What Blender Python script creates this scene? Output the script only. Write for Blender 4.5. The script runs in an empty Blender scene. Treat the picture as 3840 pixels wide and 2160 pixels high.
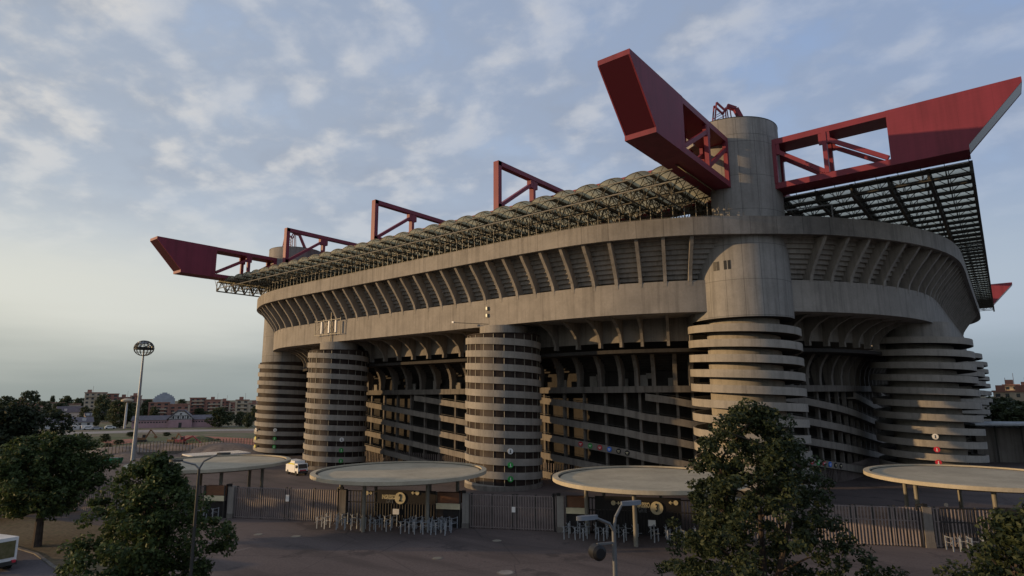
import bpy, math, random
import numpy as np
from mathutils import Vector, Matrix
R = math.radians
scn = bpy.context.scene
S = 0.7                      # plan units -> metres (turnstiles about 1.1 m high)

# ---------------------------------------------------------------- camera
CX, CY, CZ = 36.4967, -113.2251, 18.0672
YAW, PITCH, ROLL, FPX = -0.6757, 0.176, -0.0061, 2277.08
cam_d = bpy.data.cameras.new('camera'); cam = bpy.data.objects.new('camera', cam_d)
scn.collection.objects.link(cam); scn.camera = cam
F_ = Vector((math.sin(YAW)*math.cos(PITCH), math.cos(YAW)*math.cos(PITCH), math.sin(PITCH)))
R_ = Vector((math.cos(YAW), -math.sin(YAW), 0)); U_ = R_.cross(F_)
cr, sr = math.cos(ROLL), math.sin(ROLL)
XA = R_*cr + U_*sr; YA = -R_*sr + U_*cr
cam.matrix_world = Matrix(((XA.x, YA.x, -F_.x, CX*S), (XA.y, YA.y, -F_.y, CY*S), (XA.z, YA.z, -F_.z, CZ*S), (0, 0, 0, 1)))
cam_d.sensor_width = 36; cam_d.lens = FPX*36/3840; cam_d.clip_start = 0.5; cam_d.clip_end = 6000
scn.render.resolution_x, scn.render.resolution_y = 1024, 576

# ---------------------------------------------------------------- sun and sky
SUN_EL = 7.5
SUNV = Vector((-0.74*math.cos(R(SUN_EL)), -0.672*math.cos(R(SUN_EL)), math.sin(R(SUN_EL)))).normalized()
sd = bpy.data.lights.new('sun', 'SUN'); sun = bpy.data.objects.new('sun', sd); scn.collection.objects.link(sun)
sd.energy = 3.6; sd.angle = R(0.6); sd.color = (1.0, 0.66, 0.33)
sun.rotation_euler = SUNV.to_track_quat('Z', 'Y').to_euler()
w = bpy.data.worlds.new('World'); scn.world = w; w.use_nodes = True
nt = w.node_tree; nt.nodes.clear()
class NT:
    """tiny node helper"""
    def __init__(s, t): s.t = t
    def n(s, typ, ins=None, **kw):
        nd = s.t.nodes.new(typ)
        for k, v in kw.items(): setattr(nd, k, v)
        for k, v in (ins or {}).items():
            sk = nd.inputs[k]
            if isinstance(v, bpy.types.NodeSocket): s.t.links.new(v, sk)
            else: sk.default_value = v
        return nd
    def math(s, op, a, b=None, c=None, clamp=False):
        i = {0: a}
        if b is not None: i[1] = b
        if c is not None: i[2] = c
        return s.n('ShaderNodeMath', i, operation=op, use_clamp=clamp).outputs[0]
    def ramp(s, fac, pts, interp='LINEAR'):
        nd = s.n('ShaderNodeValToRGB', {0: fac}); e = nd.color_ramp.elements; nd.color_ramp.interpolation = interp
        while len(e) > len(pts): e.remove(e[-1])
        while len(e) < len(pts): e.new(0.5)
        for el, (p, c) in zip(e, pts):
            el.position = p; el.color = (c, c, c, 1) if isinstance(c, (int, float)) else (*c, 1)
        return nd.outputs[0]
    def mix(s, f, a, b, blend='MIX'):
        nd = s.n('ShaderNodeMix', None, data_type='RGBA', blend_type=blend)
        for k, v in ((0, f), (6, a), (7, b)):
            sk = nd.inputs[k]
            if isinstance(v, bpy.types.NodeSocket): s.t.links.new(v, sk)
            else: sk.default_value = v if k == 0 else (*v, 1)
        return nd.outputs[2]
W = NT(nt)
tc = W.n('ShaderNodeTexCoord').outputs['Generated']
sky = W.n('ShaderNodeTexSky', sky_type='NISHITA', sun_disc=False, sun_elevation=R(SUN_EL),
          sun_rotation=math.atan2(SUNV.x, SUNV.y), altitude=120, air_density=1.0, dust_density=1.2, ozone_density=1.0).outputs[0]
sep = W.n('ShaderNodeSeparateXYZ', {0: tc}); dx, dy, dz = sep.outputs
zc = W.math('MAXIMUM', dz, 0.0)
den = W.math('ADD', zc, 0.22)
px = W.math('DIVIDE', dx, den); py = W.math('DIVIDE', dy, den)
cl = W.n('ShaderNodeCombineXYZ', {0: px, 1: py, 2: 0.0}).outputs[0]
clm = W.n('ShaderNodeMapping', {0: cl, 'Rotation': (0, 0, R(-25)), 'Scale': (1.0, 1.1, 1)}).outputs[0]
n1 = W.n('ShaderNodeTexNoise', {'Vector': clm, 'Scale': 4.6, 'Detail': 7.0, 'Roughness': 0.56, 'Distortion': 0.1}).outputs[0]
n2 = W.n('ShaderNodeTexNoise', {'Vector': clm, 'Scale': 1.4, 'Detail': 2.0, 'Roughness': 0.5}).outputs[0]
n3 = W.n('ShaderNodeTexNoise', {'Vector': W.n('ShaderNodeMapping', {0: clm, 'Location': (0.06, 0.05, 0)}).outputs[0], 'Scale': 4.6, 'Detail': 5.0, 'Roughness': 0.5, 'Distortion': 0.1}).outputs[0]
# side: 1 towards the left of the view (sunset side), 0 towards the right
side = W.math('MULTIPLY_ADD', W.math('ADD', W.math('MULTIPLY', dx, -0.78), W.math('MULTIPLY', dy, -0.62)), 0.62, 0.46, clamp=True)
elev = W.ramp(zc, [(0.0, 0.0), (0.03, 0.0), (0.55, 1.0)])
cov = W.math('ADD', W.math('MULTIPLY', n1, 0.75), W.math('MULTIPLY', n2, 0.45))
mask = W.ramp(W.math('ADD', cov, W.math('MULTIPLY_ADD', side, 0.08, -0.03)), [(0.40, 0.0), (0.56, 0.6), (0.74, 1.0)], 'EASE')
lit = W.ramp(W.math('MULTIPLY_ADD', W.math('SUBTRACT', n1, n3), 2.4, 0.40, clamp=True), [(0.2, 0.0), (0.85, 1.0)], 'EASE')
K = 10.0                       # the background strength below is 0.1
def kc(c): return tuple(K*x for x in c)
c_sh = W.mix(side, kc((0.28, 0.345, 0.475)), kc((0.36, 0.40, 0.46)))
c_li = W.mix(side, kc((0.40, 0.46, 0.58)), kc((0.74, 0.71, 0.66)))
c_cl = W.mix(lit, c_sh, c_li)
blue = W.mix(side, kc((0.24, 0.37, 0.66)), kc((0.42, 0.51, 0.66)))
pale = W.mix(side, kc((0.38, 0.47, 0.62)), kc((0.68, 0.73, 0.76)))
base = W.mix(W.ramp(zc, [(0.10, 0.0), (0.62, 1.0)]), pale, blue)
base = W.mix(0.15, base, W.mix(1.0, sky, (1.0, 1.0, 1.0), 'MULTIPLY'))
c1 = W.mix(W.math('MULTIPLY', mask, W.ramp(zc, [(0.14, 0.0), (0.36, 0.85), (0.6, 0.95)])), base, c_cl)
hz = W.mix(side, kc((0.27, 0.34, 0.40)), kc((0.31, 0.34, 0.31)))
warm = W.mix(side, kc((0.40, 0.48, 0.58)), kc((0.76, 0.75, 0.65)))
n4 = W.n('ShaderNodeTexNoise', {'Vector': W.n('ShaderNodeMapping', {0: tc, 'Scale': (1.2, 1.2, 9)}).outputs[0], 'Scale': 2.0, 'Detail': 4.0}).outputs[0]
zz = W.math('ADD', zc, W.math('MULTIPLY_ADD', n4, 0.10, -0.05))
c2 = W.mix(W.ramp(zz, [(0.10, 1.0), (0.30, 0.0)], 'EASE'), c1, warm)
c3 = W.mix(W.ramp(zz, [(0.0, 1.0), (0.14, 0.0)], 'EASE'), c2, hz)
bg = W.n('ShaderNodeBackground', {0: c3, 1: 0.1}).outputs[0]
W.n('ShaderNodeOutputWorld', {0: bg})
scn.view_settings.view_transform = 'Standard'; scn.view_settings.look = 'None'
scn.view_settings.exposure = 0.0; scn.view_settings.gamma = 1.0

# ---------------------------------------------------------------- materials
MATS = {}
def newmat(name):
    m = bpy.data.materials.new(name); m.use_nodes = True; m.node_tree.nodes.clear(); MATS[name] = m
    return m, NT(m.node_tree)
def finish(T, col, rough=0.8, metal=0.0, bump=None, bstr=0.2, spec=0.3, extra=None):
    i = {'Base Color': col if isinstance(col, bpy.types.NodeSocket) else (*col, 1), 'Roughness': rough, 'Metallic': metal, 'Specular IOR Level': spec}
    b = T.n('ShaderNodeBsdfPrincipled', i)
    if bump is not None:
        T.t.links.new(T.n('ShaderNodeBump', {'Height': bump, 'Strength': bstr, 'Distance': 0.05}).outputs[0], b.inputs['Normal'])
    o = b.outputs[0]
    if extra: o = extra(o)
    T.n('ShaderNodeOutputMaterial', {0: o})
def geo(T): return T.n('ShaderNodeNewGeometry').outputs['Position']
def noise(T, vec, scale, detail=4, rough=0.55, out=0):
    return T.n('ShaderNodeTexNoise', {'Vector': vec, 'Scale': scale, 'Detail': detail, 'Roughness': rough}).outputs[out]
def vscale(T, vec, s): return T.n('ShaderNodeVectorMath', {0: vec, 1: s}, operation='MULTIPLY').outputs[0]

def concrete(name, base, joint_u=None, joint_v=None, streak=0.35, dark=0.5, stain=None):
    m, T = newmat(name)
    P = geo(T)
    blot = noise(T, P, 0.35, 6, 0.6)
    fine = noise(T, P, 4.0, 5, 0.6)
    st = noise(T, vscale(T, P, (1.6, 1.6, 0.07)), 1.0, 5, 0.62)
    f = T.ramp(blot, [(0.3, 0.80), (0.7, 1.10)])
    f = T.math('MULTIPLY', f, T.ramp(fine, [(0.3, 0.92), (0.7, 1.06)]))
    f = T.math('MULTIPLY', f, T.ramp(st, [(0.28, 1.0-streak), (0.52, 1.0)]))
    if joint_u or joint_v:
        uv = T.n('ShaderNodeUVMap').outputs[0]
        s2 = T.n('ShaderNodeSeparateXYZ', {0: uv})
        for k, j in ((0, joint_u), (1, joint_v)):
            if not j: continue
            fr = T.math('FRACT', T.math('DIVIDE', s2.outputs[k], j))
            d = T.math('MULTIPLY', T.math('MINIMUM', fr, T.math('SUBTRACT', 1.0, fr)), j)
            f = T.math('MULTIPLY', f, T.ramp(d, [(0.0, dark), (0.06, 1.0)]))
            cell = T.n('ShaderNodeTexWhiteNoise', {'W': T.math('FLOOR', T.math('DIVIDE', s2.outputs[k], j))}, noise_dimensions='1D').outputs[0]
            f = T.math('MULTIPLY', f, T.math('MULTIPLY_ADD', cell, 0.10, 0.95))
    if stain:
        ds = T.n('ShaderNodeVectorMath', {0: P, 1: stain}, operation='DISTANCE').outputs[1]
        dn = T.math('ADD', ds, T.math('MULTIPLY_ADD', noise(T, P, 0.5, 5, 0.65), 9.0, -4.5))
        f = T.math('MULTIPLY', f, T.ramp(T.math('DIVIDE', dn, 16.0), [(0.15, 0.52), (0.75, 1.0)]))
    col = T.mix(1.0, base, T.n('ShaderNodeCombineColor', {0: f, 1: f, 2: f}).outputs[0], 'MULTIPLY')
    finish(T, col, 0.88, bump=fine, bstr=0.25)
concrete('concrete', (0.285, 0.262, 0.235))
concrete('concrete_panel', (0.285, 0.262, 0.235), joint_u=3.1, stain=(14*S, 0*S, 48.5*S))
concrete('concrete_shaft', (0.275, 0.262, 0.245), joint_u=2.1, joint_v=4.4)
concrete('concrete_band', (0.295, 0.272, 0.24), joint_u=6.0, dark=0.8, streak=0.25)
concrete('concrete_old_shaded', (0.17, 0.153, 0.135), streak=0.5)  # darker concrete; facade columns and terrace carry their shade in this colour
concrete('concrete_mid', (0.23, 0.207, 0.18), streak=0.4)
concrete('concrete_shaded', (0.04, 0.036, 0.033))  # shade of soffits and recessed interior painted in as near-black concrete
concrete('canopy_top', (0.42, 0.37, 0.275), streak=0.1)

def plain(name, col, rough=0.6, var=0.15, scale=1.5, metal=0.0, spec=0.3):
    m, T = newmat(name)
    f = T.ramp(noise(T, geo(T), scale, 5), [(0.3, 1-var), (0.7, 1+var)])
    finish(T, T.mix(1.0, col, T.n('ShaderNodeCombineColor', {0: f, 1: f, 2: f}).outputs[0], 'MULTIPLY'), rough, metal, spec=spec)
plain('red_steel', (0.185, 0.026, 0.042), 0.5, 0.12, 0.5)
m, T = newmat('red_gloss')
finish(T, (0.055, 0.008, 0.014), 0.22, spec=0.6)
m, T = newmat('red_panel')
P = geo(T)
f = T.math('MULTIPLY', T.ramp(noise(T, P, 0.25, 5), [(0.3, 0.88), (0.7, 1.1)]), T.ramp(T.math('FRACT', T.math('MULTIPLY', T.n('ShaderNodeSeparateXYZ', {0: P}).outputs[2], 2.2)), [(0.0, 0.86), (0.10, 1.0)]))
st_ = noise(T, vscale(T, P, (0.9, 0.9, 0.06)), 1.0, 5, 0.6)
f = T.math('MULTIPLY', f, T.ramp(st_, [(0.3, 0.78), (0.55, 1.04)]))
for ax in (0, 1):
    c_ = T.math('FRACT', T.math('DIVIDE', T.n('ShaderNodeSeparateXYZ', {0: P}).outputs[ax], 3.1))
    f = T.math('MULTIPLY', f, T.ramp(c_, [(0.0, 0.80), (0.02, 1.0)]))
finish(T, T.mix(1.0, (0.185, 0.026, 0.044), T.n('ShaderNodeCombineColor', {0: f, 1: f, 2: f}).outputs[0], 'MULTIPLY'), 0.55)
plain('pale_lining', (0.40, 0.385, 0.37), 0.6)
plain('lamp_grey', (0.14, 0.155, 0.18), 0.4)
plain('panel_brown', (0.075, 0.058, 0.046), 0.8)
plain('dark_steel', (0.042, 0.040, 0.036), 0.6)
plain('roof_steel', (0.085, 0.078, 0.060), 0.6)
plain('tube_steel', (0.20, 0.185, 0.15), 0.5)
plain('grey_steel', (0.14, 0.145, 0.15), 0.45, metal=0.3)
plain('pale_steel', (0.30, 0.32, 0.34), 0.45, metal=0.2)
plain('fence_steel', (0.20, 0.165, 0.155), 0.6)
plain('gate_black', (0.020, 0.018, 0.018), 0.6)
plain('kiosk_brown', (0.16, 0.075, 0.04), 0.7)
plain('sign_beige', (0.62, 0.55, 0.36), 0.7)
plain('white_paint', (0.72, 0.71, 0.68), 0.5, 0.06)
plain('sign_green', (0.03, 0.30, 0.06), 0.5)
plain('sign_red', (0.50, 0.03, 0.05), 0.5)
plain('sign_blue', (0.04, 0.16, 0.60), 0.5)
plain('sign_dark', (0.02, 0.02, 0.022), 0.5)
plain('tyre', (0.02, 0.02, 0.02), 0.9)
plain('yellow_paint', (0.60, 0.55, 0.06), 0.5)
plain('orange_paint', (0.22, 0.12, 0.06), 0.5)
plain('digger_red', (0.27, 0.05, 0.055), 0.5)
plain('skip_green', (0.03, 0.20, 0.10), 0.6)
plain('pink_wall', (0.40, 0.25, 0.26), 0.9, 0.12, 0.4)
plain('slate_roof', (0.13, 0.115, 0.125), 0.8, 0.2, 0.8)
plain('cream_wall', (0.45, 0.37, 0.27), 0.9, 0.15, 0.3)
plain('grey_wall', (0.33, 0.34, 0.36), 0.9, 0.12, 0.3)
plain('white_wall', (0.55, 0.54, 0.52), 0.9, 0.1, 0.3)
plain('black_plastic', (0.012, 0.012, 0.013), 0.5)
m, T = newmat('brick_wall')
f = T.ramp(noise(T, geo(T), 0.5, 5), [(0.3, 0.8), (0.7, 1.15)])
finish(T, T.mix(1.0, (0.30, 0.155, 0.115), T.n('ShaderNodeCombineColor', {0: f, 1: f, 2: f}).outputs[0], 'MULTIPLY'), 0.9)
m, T = newmat('glass_dark')
f = noise(T, geo(T), 0.6, 3)
finish(T, T.ramp(f, [(0.35, (0.020, 0.014, 0.013)), (0.65, (0.050, 0.038, 0.031))]), 0.6, spec=0.08)
m, T = newmat('window_glass')
finish(T, (0.03, 0.035, 0.04), 0.12, spec=0.6)
for nm_, bc, tcol in (('vault_sheet', (0.60, 0.58, 0.47), (0.95, 0.93, 0.76, 1)), ('vault_sheet_shaded', (0.27, 0.245, 0.17), (0.42, 0.39, 0.26, 1))):  # second sheet: same cladding, shade under the front vaults put into its colour
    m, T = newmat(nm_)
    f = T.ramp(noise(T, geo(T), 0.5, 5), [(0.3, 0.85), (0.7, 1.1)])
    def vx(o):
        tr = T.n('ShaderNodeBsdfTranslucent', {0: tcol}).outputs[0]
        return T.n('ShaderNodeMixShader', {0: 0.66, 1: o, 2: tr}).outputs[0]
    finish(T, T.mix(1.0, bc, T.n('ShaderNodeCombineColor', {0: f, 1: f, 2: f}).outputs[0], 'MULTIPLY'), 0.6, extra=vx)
def emis(name, col, s):
    m, T = newmat(name)
    T.n('ShaderNodeOutputMaterial', {0: T.n('ShaderNodeEmission', {0: (*col, 1), 1: s}).outputs[0]})
emis('lamp_glow', (1.0, 0.74, 0.38), 1.3)

def leafmat(name, c0, c1, c2):
    m, T = newmat(name)
    rnd = T.n('ShaderNodeNewGeometry').outputs['Random Per Island']
    nz = noise(T, geo(T), 0.45, 3)
    col = T.ramp(T.math('ADD', T.math('MULTIPLY', rnd, 0.55), T.math('MULTIPLY', nz, 0.45)), [(0.2, c0), (0.5, c1), (0.8, c2)])
    def ex(o):
        tr = T.n('ShaderNodeBsdfTranslucent', {0: col}).outputs[0]
        return T.n('ShaderNodeMixShader', {0: 0.3, 1: o, 2: tr}).outputs[0]
    finish(T, col, 0.6, extra=ex, spec=0.25)
leafmat('leaf_maple', (0.022, 0.036, 0.014), (0.046, 0.070, 0.022), (0.092, 0.118, 0.036))
leafmat('leaf_ash', (0.016, 0.025, 0.011), (0.032, 0.045, 0.018), (0.062, 0.074, 0.030))
leafmat('leaf_dark', (0.014, 0.020, 0.011), (0.023, 0.033, 0.015), (0.038, 0.050, 0.022))
leafmat('leaf_far', (0.040, 0.052, 0.028), (0.060, 0.075, 0.036), (0.085, 0.10, 0.045))
plain('bark', (0.055, 0.042, 0.034), 0.9, 0.3, 3)

def ground_mat(name, stops, scale, detail=6, fine=6.0, fvar=0.18, rough=0.92, extra=None):
    m, T = newmat(name)
    P = geo(T)
    c = T.ramp(noise(T, P, scale, detail, 0.6), stops)
    f = T.ramp(noise(T, P, fine, 4, 0.6), [(0.3, 1-fvar), (0.7, 1+fvar)])
    c = T.mix(1.0, c, T.n('ShaderNodeCombineColor', {0: f, 1: f, 2: f}).outputs[0], 'MULTIPLY')
    if extra: c = extra(T, P, c)
    finish(T, c, rough, bump=noise(T, P, fine, 4), bstr=0.3, spec=0.2)
def asphalt_x(T, P, c):
    st = noise(T, vscale(T, P, (0.05, 0.30, 1)), 1.0, 5, 0.6)
    c = T.mix(T.ramp(st, [(0.48, 0.0), (0.68, 0.7)]), c, (0.055, 0.046, 0.044))
    sp = noise(T, P, 0.16, 7, 0.7)
    c = T.mix(T.ramp(sp, [(0.57, 0.0), (0.63, 0.7)]), c, (0.048, 0.041, 0.041))
    pale = noise(T, vscale(T, P, (0.6, 0.12, 1)), 0.9, 3, 0.5)
    c = T.mix(T.ramp(pale, [(0.70, 0.0), (0.73, 0.55)]), c, (0.16, 0.14, 0.13))
    vor = T.n('ShaderNodeTexVoronoi', {'Vector': P, 'Scale': 0.11, 'Randomness': 1.0}, feature='DISTANCE_TO_EDGE').outputs[0]
    c = T.mix(T.ramp(noise(T, P, 0.035, 4, 0.5), [(0.5, 0.0), (0.62, 0.5)]), c, (0.16, 0.125, 0.112))
    return T.mix(T.ramp(vor, [(0.0, 0.55), (0.006, 0.0)]), c, (0.03, 0.028, 0.03))
ground_mat('asphalt', [(0.3, (0.095, 0.076, 0.072)), (0.7, (0.135, 0.108, 0.100))], 0.08, extra=asphalt_x)
ground_mat('road_asphalt', [(0.3, (0.085, 0.075, 0.08)), (0.7, (0.12, 0.105, 0.108))], 0.2)
ground_mat('dry_grass', [(0.3, (0.10, 0.075, 0.045)), (0.55, (0.13, 0.10, 0.06)), (0.7, (0.075, 0.075, 0.035))], 0.5, fine=3.0, fvar=0.4)
ground_mat('site_soil', [(0.25, (0.13, 0.095, 0.075)), (0.42, (0.16, 0.12, 0.09)), (0.52, (0.085, 0.095, 0.045)), (0.62, (0.15, 0.12, 0.09)), (0.8, (0.20, 0.16, 0.125))], 0.028, fvar=0.25, fine=0.8)
ground_mat('orange_soil', [(0.3, (0.36, 0.12, 0.075)), (0.7, (0.24, 0.11, 0.075))], 0.06, fine=0.6, fvar=0.3)
ground_mat('rubble', [(0.3, (0.12, 0.095, 0.085)), (0.7, (0.19, 0.155, 0.135))], 0.15, fine=1.2, fvar=0.3)
ground_mat('far_ground', [(0.3, (0.05, 0.06, 0.035)), (0.5, (0.085, 0.08, 0.055)), (0.7, (0.06, 0.07, 0.035))], 0.01, fine=0.3)
ground_mat('scrub', [(0.3, (0.05, 0.065, 0.028)), (0.7, (0.085, 0.095, 0.042))], 0.2, fine=1.0, fvar=0.4)
ground_mat('pale_track', [(0.3, (0.22, 0.20, 0.18)), (0.7, (0.30, 0.27, 0.25))], 0.1, fine=0.8)

# ---------------------------------------------------------------- geometry helpers
LOC = {}
class MB:
    def __init__(s): s.v = []; s.f = []; s.uv = {}
    def add(s, vs, fs, uvs=None):
        o = len(s.v); s.v += [tuple(p) for p in vs]
        for i, f in enumerate(fs):
            if uvs and i < len(uvs): s.uv[len(s.f)] = uvs[i]
            s.f.append(tuple(k+o for k in f))
        return s
    def box(s, c, d, rz=0.0):
        x, y, z = d[0]/2, d[1]/2, d[2]/2; ca, sa = math.cos(rz), math.sin(rz)
        vs = [(c[0]+a*ca-b*sa, c[1]+a*sa+b*ca, c[2]+e) for e in (-z, z) for a, b in ((-x, -y), (x, -y), (x, y), (-x, y))]
        return s.add(vs, [(3, 2, 1, 0), (4, 5, 6, 7), (0, 1, 5, 4), (1, 2, 6, 5), (2, 3, 7, 6), (3, 0, 4, 7)])
    def bar(s, p, q, w, h=None):
        p, q = Vector(p), Vector(q); h = h or w; d = (q-p)
        if d.length < 1e-6: return s
        d.normalize(); up = Vector((0, 0, 1)) if abs(d.z) < 0.98 else Vector((0, 1, 0))
        a = d.cross(up).normalized()*w/2; b = a.cross(d).normalized()*h/2
        vs = [p-a-b, p+a-b, p+a+b, p-a+b, q-a-b, q+a-b, q+a+b, q-a+b]
        return s.add(vs, [(0, 1, 2, 3), (7, 6, 5, 4), (0, 4, 5, 1), (1, 5, 6, 2), (2, 6, 7, 3), (3, 7, 4, 0)])
    def tube(s, p, q, r0, r1=None, n=10, caps=True):
        p, q = Vector(p), Vector(q); r1 = r0 if r1 is None else r1; d = (q-p).normalized()
        up = Vector((0, 0, 1)) if abs(d.z) < 0.9 else Vector((1, 0, 0))
        a = d.cross(up).normalized(); b = d.cross(a)
        vs = []
        for c, r in ((p, r0), (q, r1)):
            for k in range(n):
                t = 2*math.pi*k/n; vs.append(c+a*math.cos(t)*r+b*math.sin(t)*r)
        fs = [(k, (k+1) % n, n+(k+1) % n, n+k) for k in range(n)]
        if caps: fs += [tuple(range(n-1, -1, -1)), tuple(range(n, 2*n))]
        return s.add(vs, fs)
    def lathe(s, cx, cy, prof, n=48, a0=0.0, a1=2*math.pi):
        full = abs(a1-a0-2*math.pi) < 1e-6; m = n if full else n+1; L = len(prof)
        vs = [(cx+r*math.cos(a0+(a1-a0)*k/n), cy+r*math.sin(a0+(a1-a0)*k/n), z) for k in range(m) for r, z in prof]
        fs, uvs = [], []
        cum = [0]
        for i in range(1, L): cum.append(cum[-1]+math.hypot(prof[i][0]-prof[i-1][0], prof[i][1]-prof[i-1][1]))
        rm = max(r for r, z in prof)
        for k in range(n):
            k2 = (k+1) % m
            for i in range(L-1):
                fs.append((k*L+i, k2*L+i, k2*L+i+1, k*L+i+1))
                u0, u1 = rm*(a1-a0)*k/n, rm*(a1-a0)*(k+1)/n
                uvs.append([(u0, prof[i][1]), (u1, prof[i][1]), (u1, prof[i+1][1]), (u0, prof[i+1][1])])
        return s.add(vs, fs, uvs)
    def sweep(s, path, prof, closed=False, closeprof=False, zf=None):
        """path: list of (x,y,nx,ny,arc); prof: list of (offset, z)"""
        L = len(prof); m = len(path)
        vs = [(x+nx*o, y+ny*o, z+(zf(t) if zf else 0)) for x, y, nx, ny, t in path for o, z in prof]
        fs, uvs = [], []
        for k in range(m if closed else m-1):
            k2 = (k+1) % m
            for i in range(L if closeprof else L-1):
                i2 = (i+1) % L
                fs.append((k*L+i, k2*L+i, k2*L+i2, k*L+i2))
                t0, t1 = path[k][4], path[k2][4] if k2 else path[k][4]+(path[1][4]-path[0][4])
                uvs.append([(t0, prof[i][1]), (t1, prof[i][1]), (t1, prof[i2][1]), (t0, prof[i2][1])])
        if not closed and closeprof:
            fs += [tuple(range(L)), tuple(range((m-1)*L+L-1, (m-1)*L-1, -1))]; uvs += [[(0, 0)]*L]*2
        return s.add(vs, fs, uvs)
    def prism(s, pts, ext):
        n = len(pts); e = Vector(ext); vs = [Vector(p) for p in pts]; vs += [p+e for p in vs]
        return s.add(vs, [tuple(range(n-1, -1, -1)), tuple(range(n, 2*n))]+[(k, (k+1) % n, n+(k+1) % n, n+k) for k in range(n)])
    def build(s, name, mat, parent=None, smooth=None, loc=None):
        base = LOC.get(parent.name, (0, 0, 0)) if parent else (loc or (0, 0, 0))
        me = bpy.data.meshes.new(name)
        a = (np.array(s.v, float)-np.array(base))*S
        me.from_pydata(a.tolist(), [], s.f)
        if s.uv:
            ul = me.uv_layers.new(name='UVMap'); li = 0
            arr = np.zeros((len(me.loops), 2), np.float32)
            for p in me.polygons:
                u = s.uv.get(p.index)
                if u: arr[p.loop_start:p.loop_start+p.loop_total] = np.array(u[:p.loop_total])*S
            ul.data.foreach_set('uv', arr.ravel())
        me.materials.append(MATS[mat])
        if smooth:
            me.polygons.foreach_set('use_smooth', [True]*len(me.polygons)); me.set_sharp_from_angle(angle=R(smooth))
        o = bpy.data.objects.new(name, me); scn.collection.objects.link(o)
        if parent: o.parent = parent; LOC[o.name] = base
        else: o.location = Vector(base)*S; LOC[o.name] = base
        return o
def tag(o, label=None, cat=None, group=None, kind=None):
    for k, v in (('label', label), ('category', cat), ('group', group), ('kind', kind)):
        if v: o[k] = v
    return o
def thing(name, label, cat, loc=(0, 0, 0), group=None):
    o = bpy.data.objects.new(name, None); scn.collection.objects.link(o); o.location = Vector(loc)*S
    LOC[o.name] = loc; o.empty_display_size = 0.3
    return tag(o, label, cat, group)
def group_part(name, parent):
    o = bpy.data.objects.new(name, None); scn.collection.objects.link(o); o.parent = parent; LOC[o.name] = LOC[parent.name]
    return o
def copy_tree(o, parent=None):
    c = o.copy(); scn.collection.objects.link(c)
    if parent: c.parent = parent
    for ch in list(o.children): copy_tree(ch, c)
    return c
def catmull(pts, step, closed=False):
    P = [Vector(p) for p in pts]; n = len(P); out = []
    for i in range(n if closed else n-1):
        g = (lambda k: P[k % n]) if closed else (lambda k: P[min(max(k, 0), n-1)])
        p0, p1, p2, p3 = g(i-1), g(i), g(i+1), g(i+2)
        m = max(1, int(round((p2-p1).length/step)))
        for j in range(m):
            t = j/m
            out.append(0.5*((2*p1)+(p2-p0)*t+(2*p0-5*p1+4*p2-p3)*t*t+(3*p1-p0-3*p2+p3)*t**3))
    if not closed: out.append(P[-1])
    return out
def topath(P, closed=False):
    n = len(P); out = []; t = 0
    for i, p in enumerate(P):
        a = P[i-1] if (i or closed) else p; b = P[(i+1) % n] if (i < n-1 or closed) else p
        d = (b-a).normalized()
        if i: t += (p-P[i-1]).length
        out.append((p.x, p.y, d.y, -d.x, t))
    return out
# pixel of the 2576-wide view -> point at height z
def G(u, v, z=0.0):
    k = 3840/2576; a = (u*k-1920)/FPX; b = -(v*k-1080)/FPX
    d = F_+XA*a+YA*b; t = (z-CZ)/d.z
    return Vector((CX+d.x*t, CY+d.y*t, z))
def atdepth(u, dist, z=0.0):
    k = 3840/2576; d = F_+XA*((u*k-1920)/FPX)+YA*(-(1500-1080)/FPX); d.z = 0; d.normalize()
    return Vector((CX+d.x*dist, CY+d.y*dist, z))

# ================================================================= SETTING: ground
def sheet(name, pts, z, mat):
    mb = MB(); mb.add([(p[0], p[1], z) for p in pts], [tuple(range(len(pts)))])
    o = mb.build(name, mat); o['kind'] = 'structure'; return o
sheet('ground', [(-4200, -3000), (3000, -3000), (3000, 4200), (-4200, 4200)], 0.0, 'far_ground')
pa = [(-190, -70), (-150, -100), (-75, -97), (-40, -150), (260, -150), (260, 330), (-175, 330), (-182, 60)]
sheet('plaza', pa, 0.03, 'asphalt')
site = [(-182, -75), (-182, 330), (-520, 330), (-520, -75)]
sheet('construction_ground', site, 0.025, 'site_soil')
for i, pts in enumerate(([G(470, 1125), G(440, 1108), G(470, 1095), G(640, 1104), G(640, 1122), G(560, 1122)],
                         [G(250, 1110), G(330, 1104), G(350, 1112), G(280, 1120)])):
    sheet('orange_soil', pts, 0.05, 'orange_soil')
sheet('gravel_track', [G(120, 1089), G(360, 1082), G(640, 1079), G(640, 1083), G(360, 1088), G(150, 1094)], 0.05, 'pale_track')
sheet('scrub_strip', [G(100, 1118), G(240, 1098), G(420, 1100), G(430, 1106), G(330, 1118), G(200, 1128)], 0.045, 'scrub')
# street bottom left with its verge and kerb
sheet('verge', [G(-60, 1310), G(60, 1300), G(300, 1330), G(420, 1420), G(330, 1500), G(230, 1500), G(90, 1396), G(-60, 1350)], 0.06, 'dry_grass')
sheet('road', [G(-300, 1340), G(-60, 1350), G(90, 1396), G(230, 1500), G(-60, 1800)], 0.055, 'road_asphalt')
kb = MB(); kp = [G(-60, 1349), G(90, 1395), G(230, 1498)]
for a, b in zip(kp, kp[1:]): kb.bar(a+Vector((0, 0, .06)), b+Vector((0, 0, .06)), 0.35, 0.24)
kb.build('kerb', 'concrete_old_shaded')['kind'] = 'structure'

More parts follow.
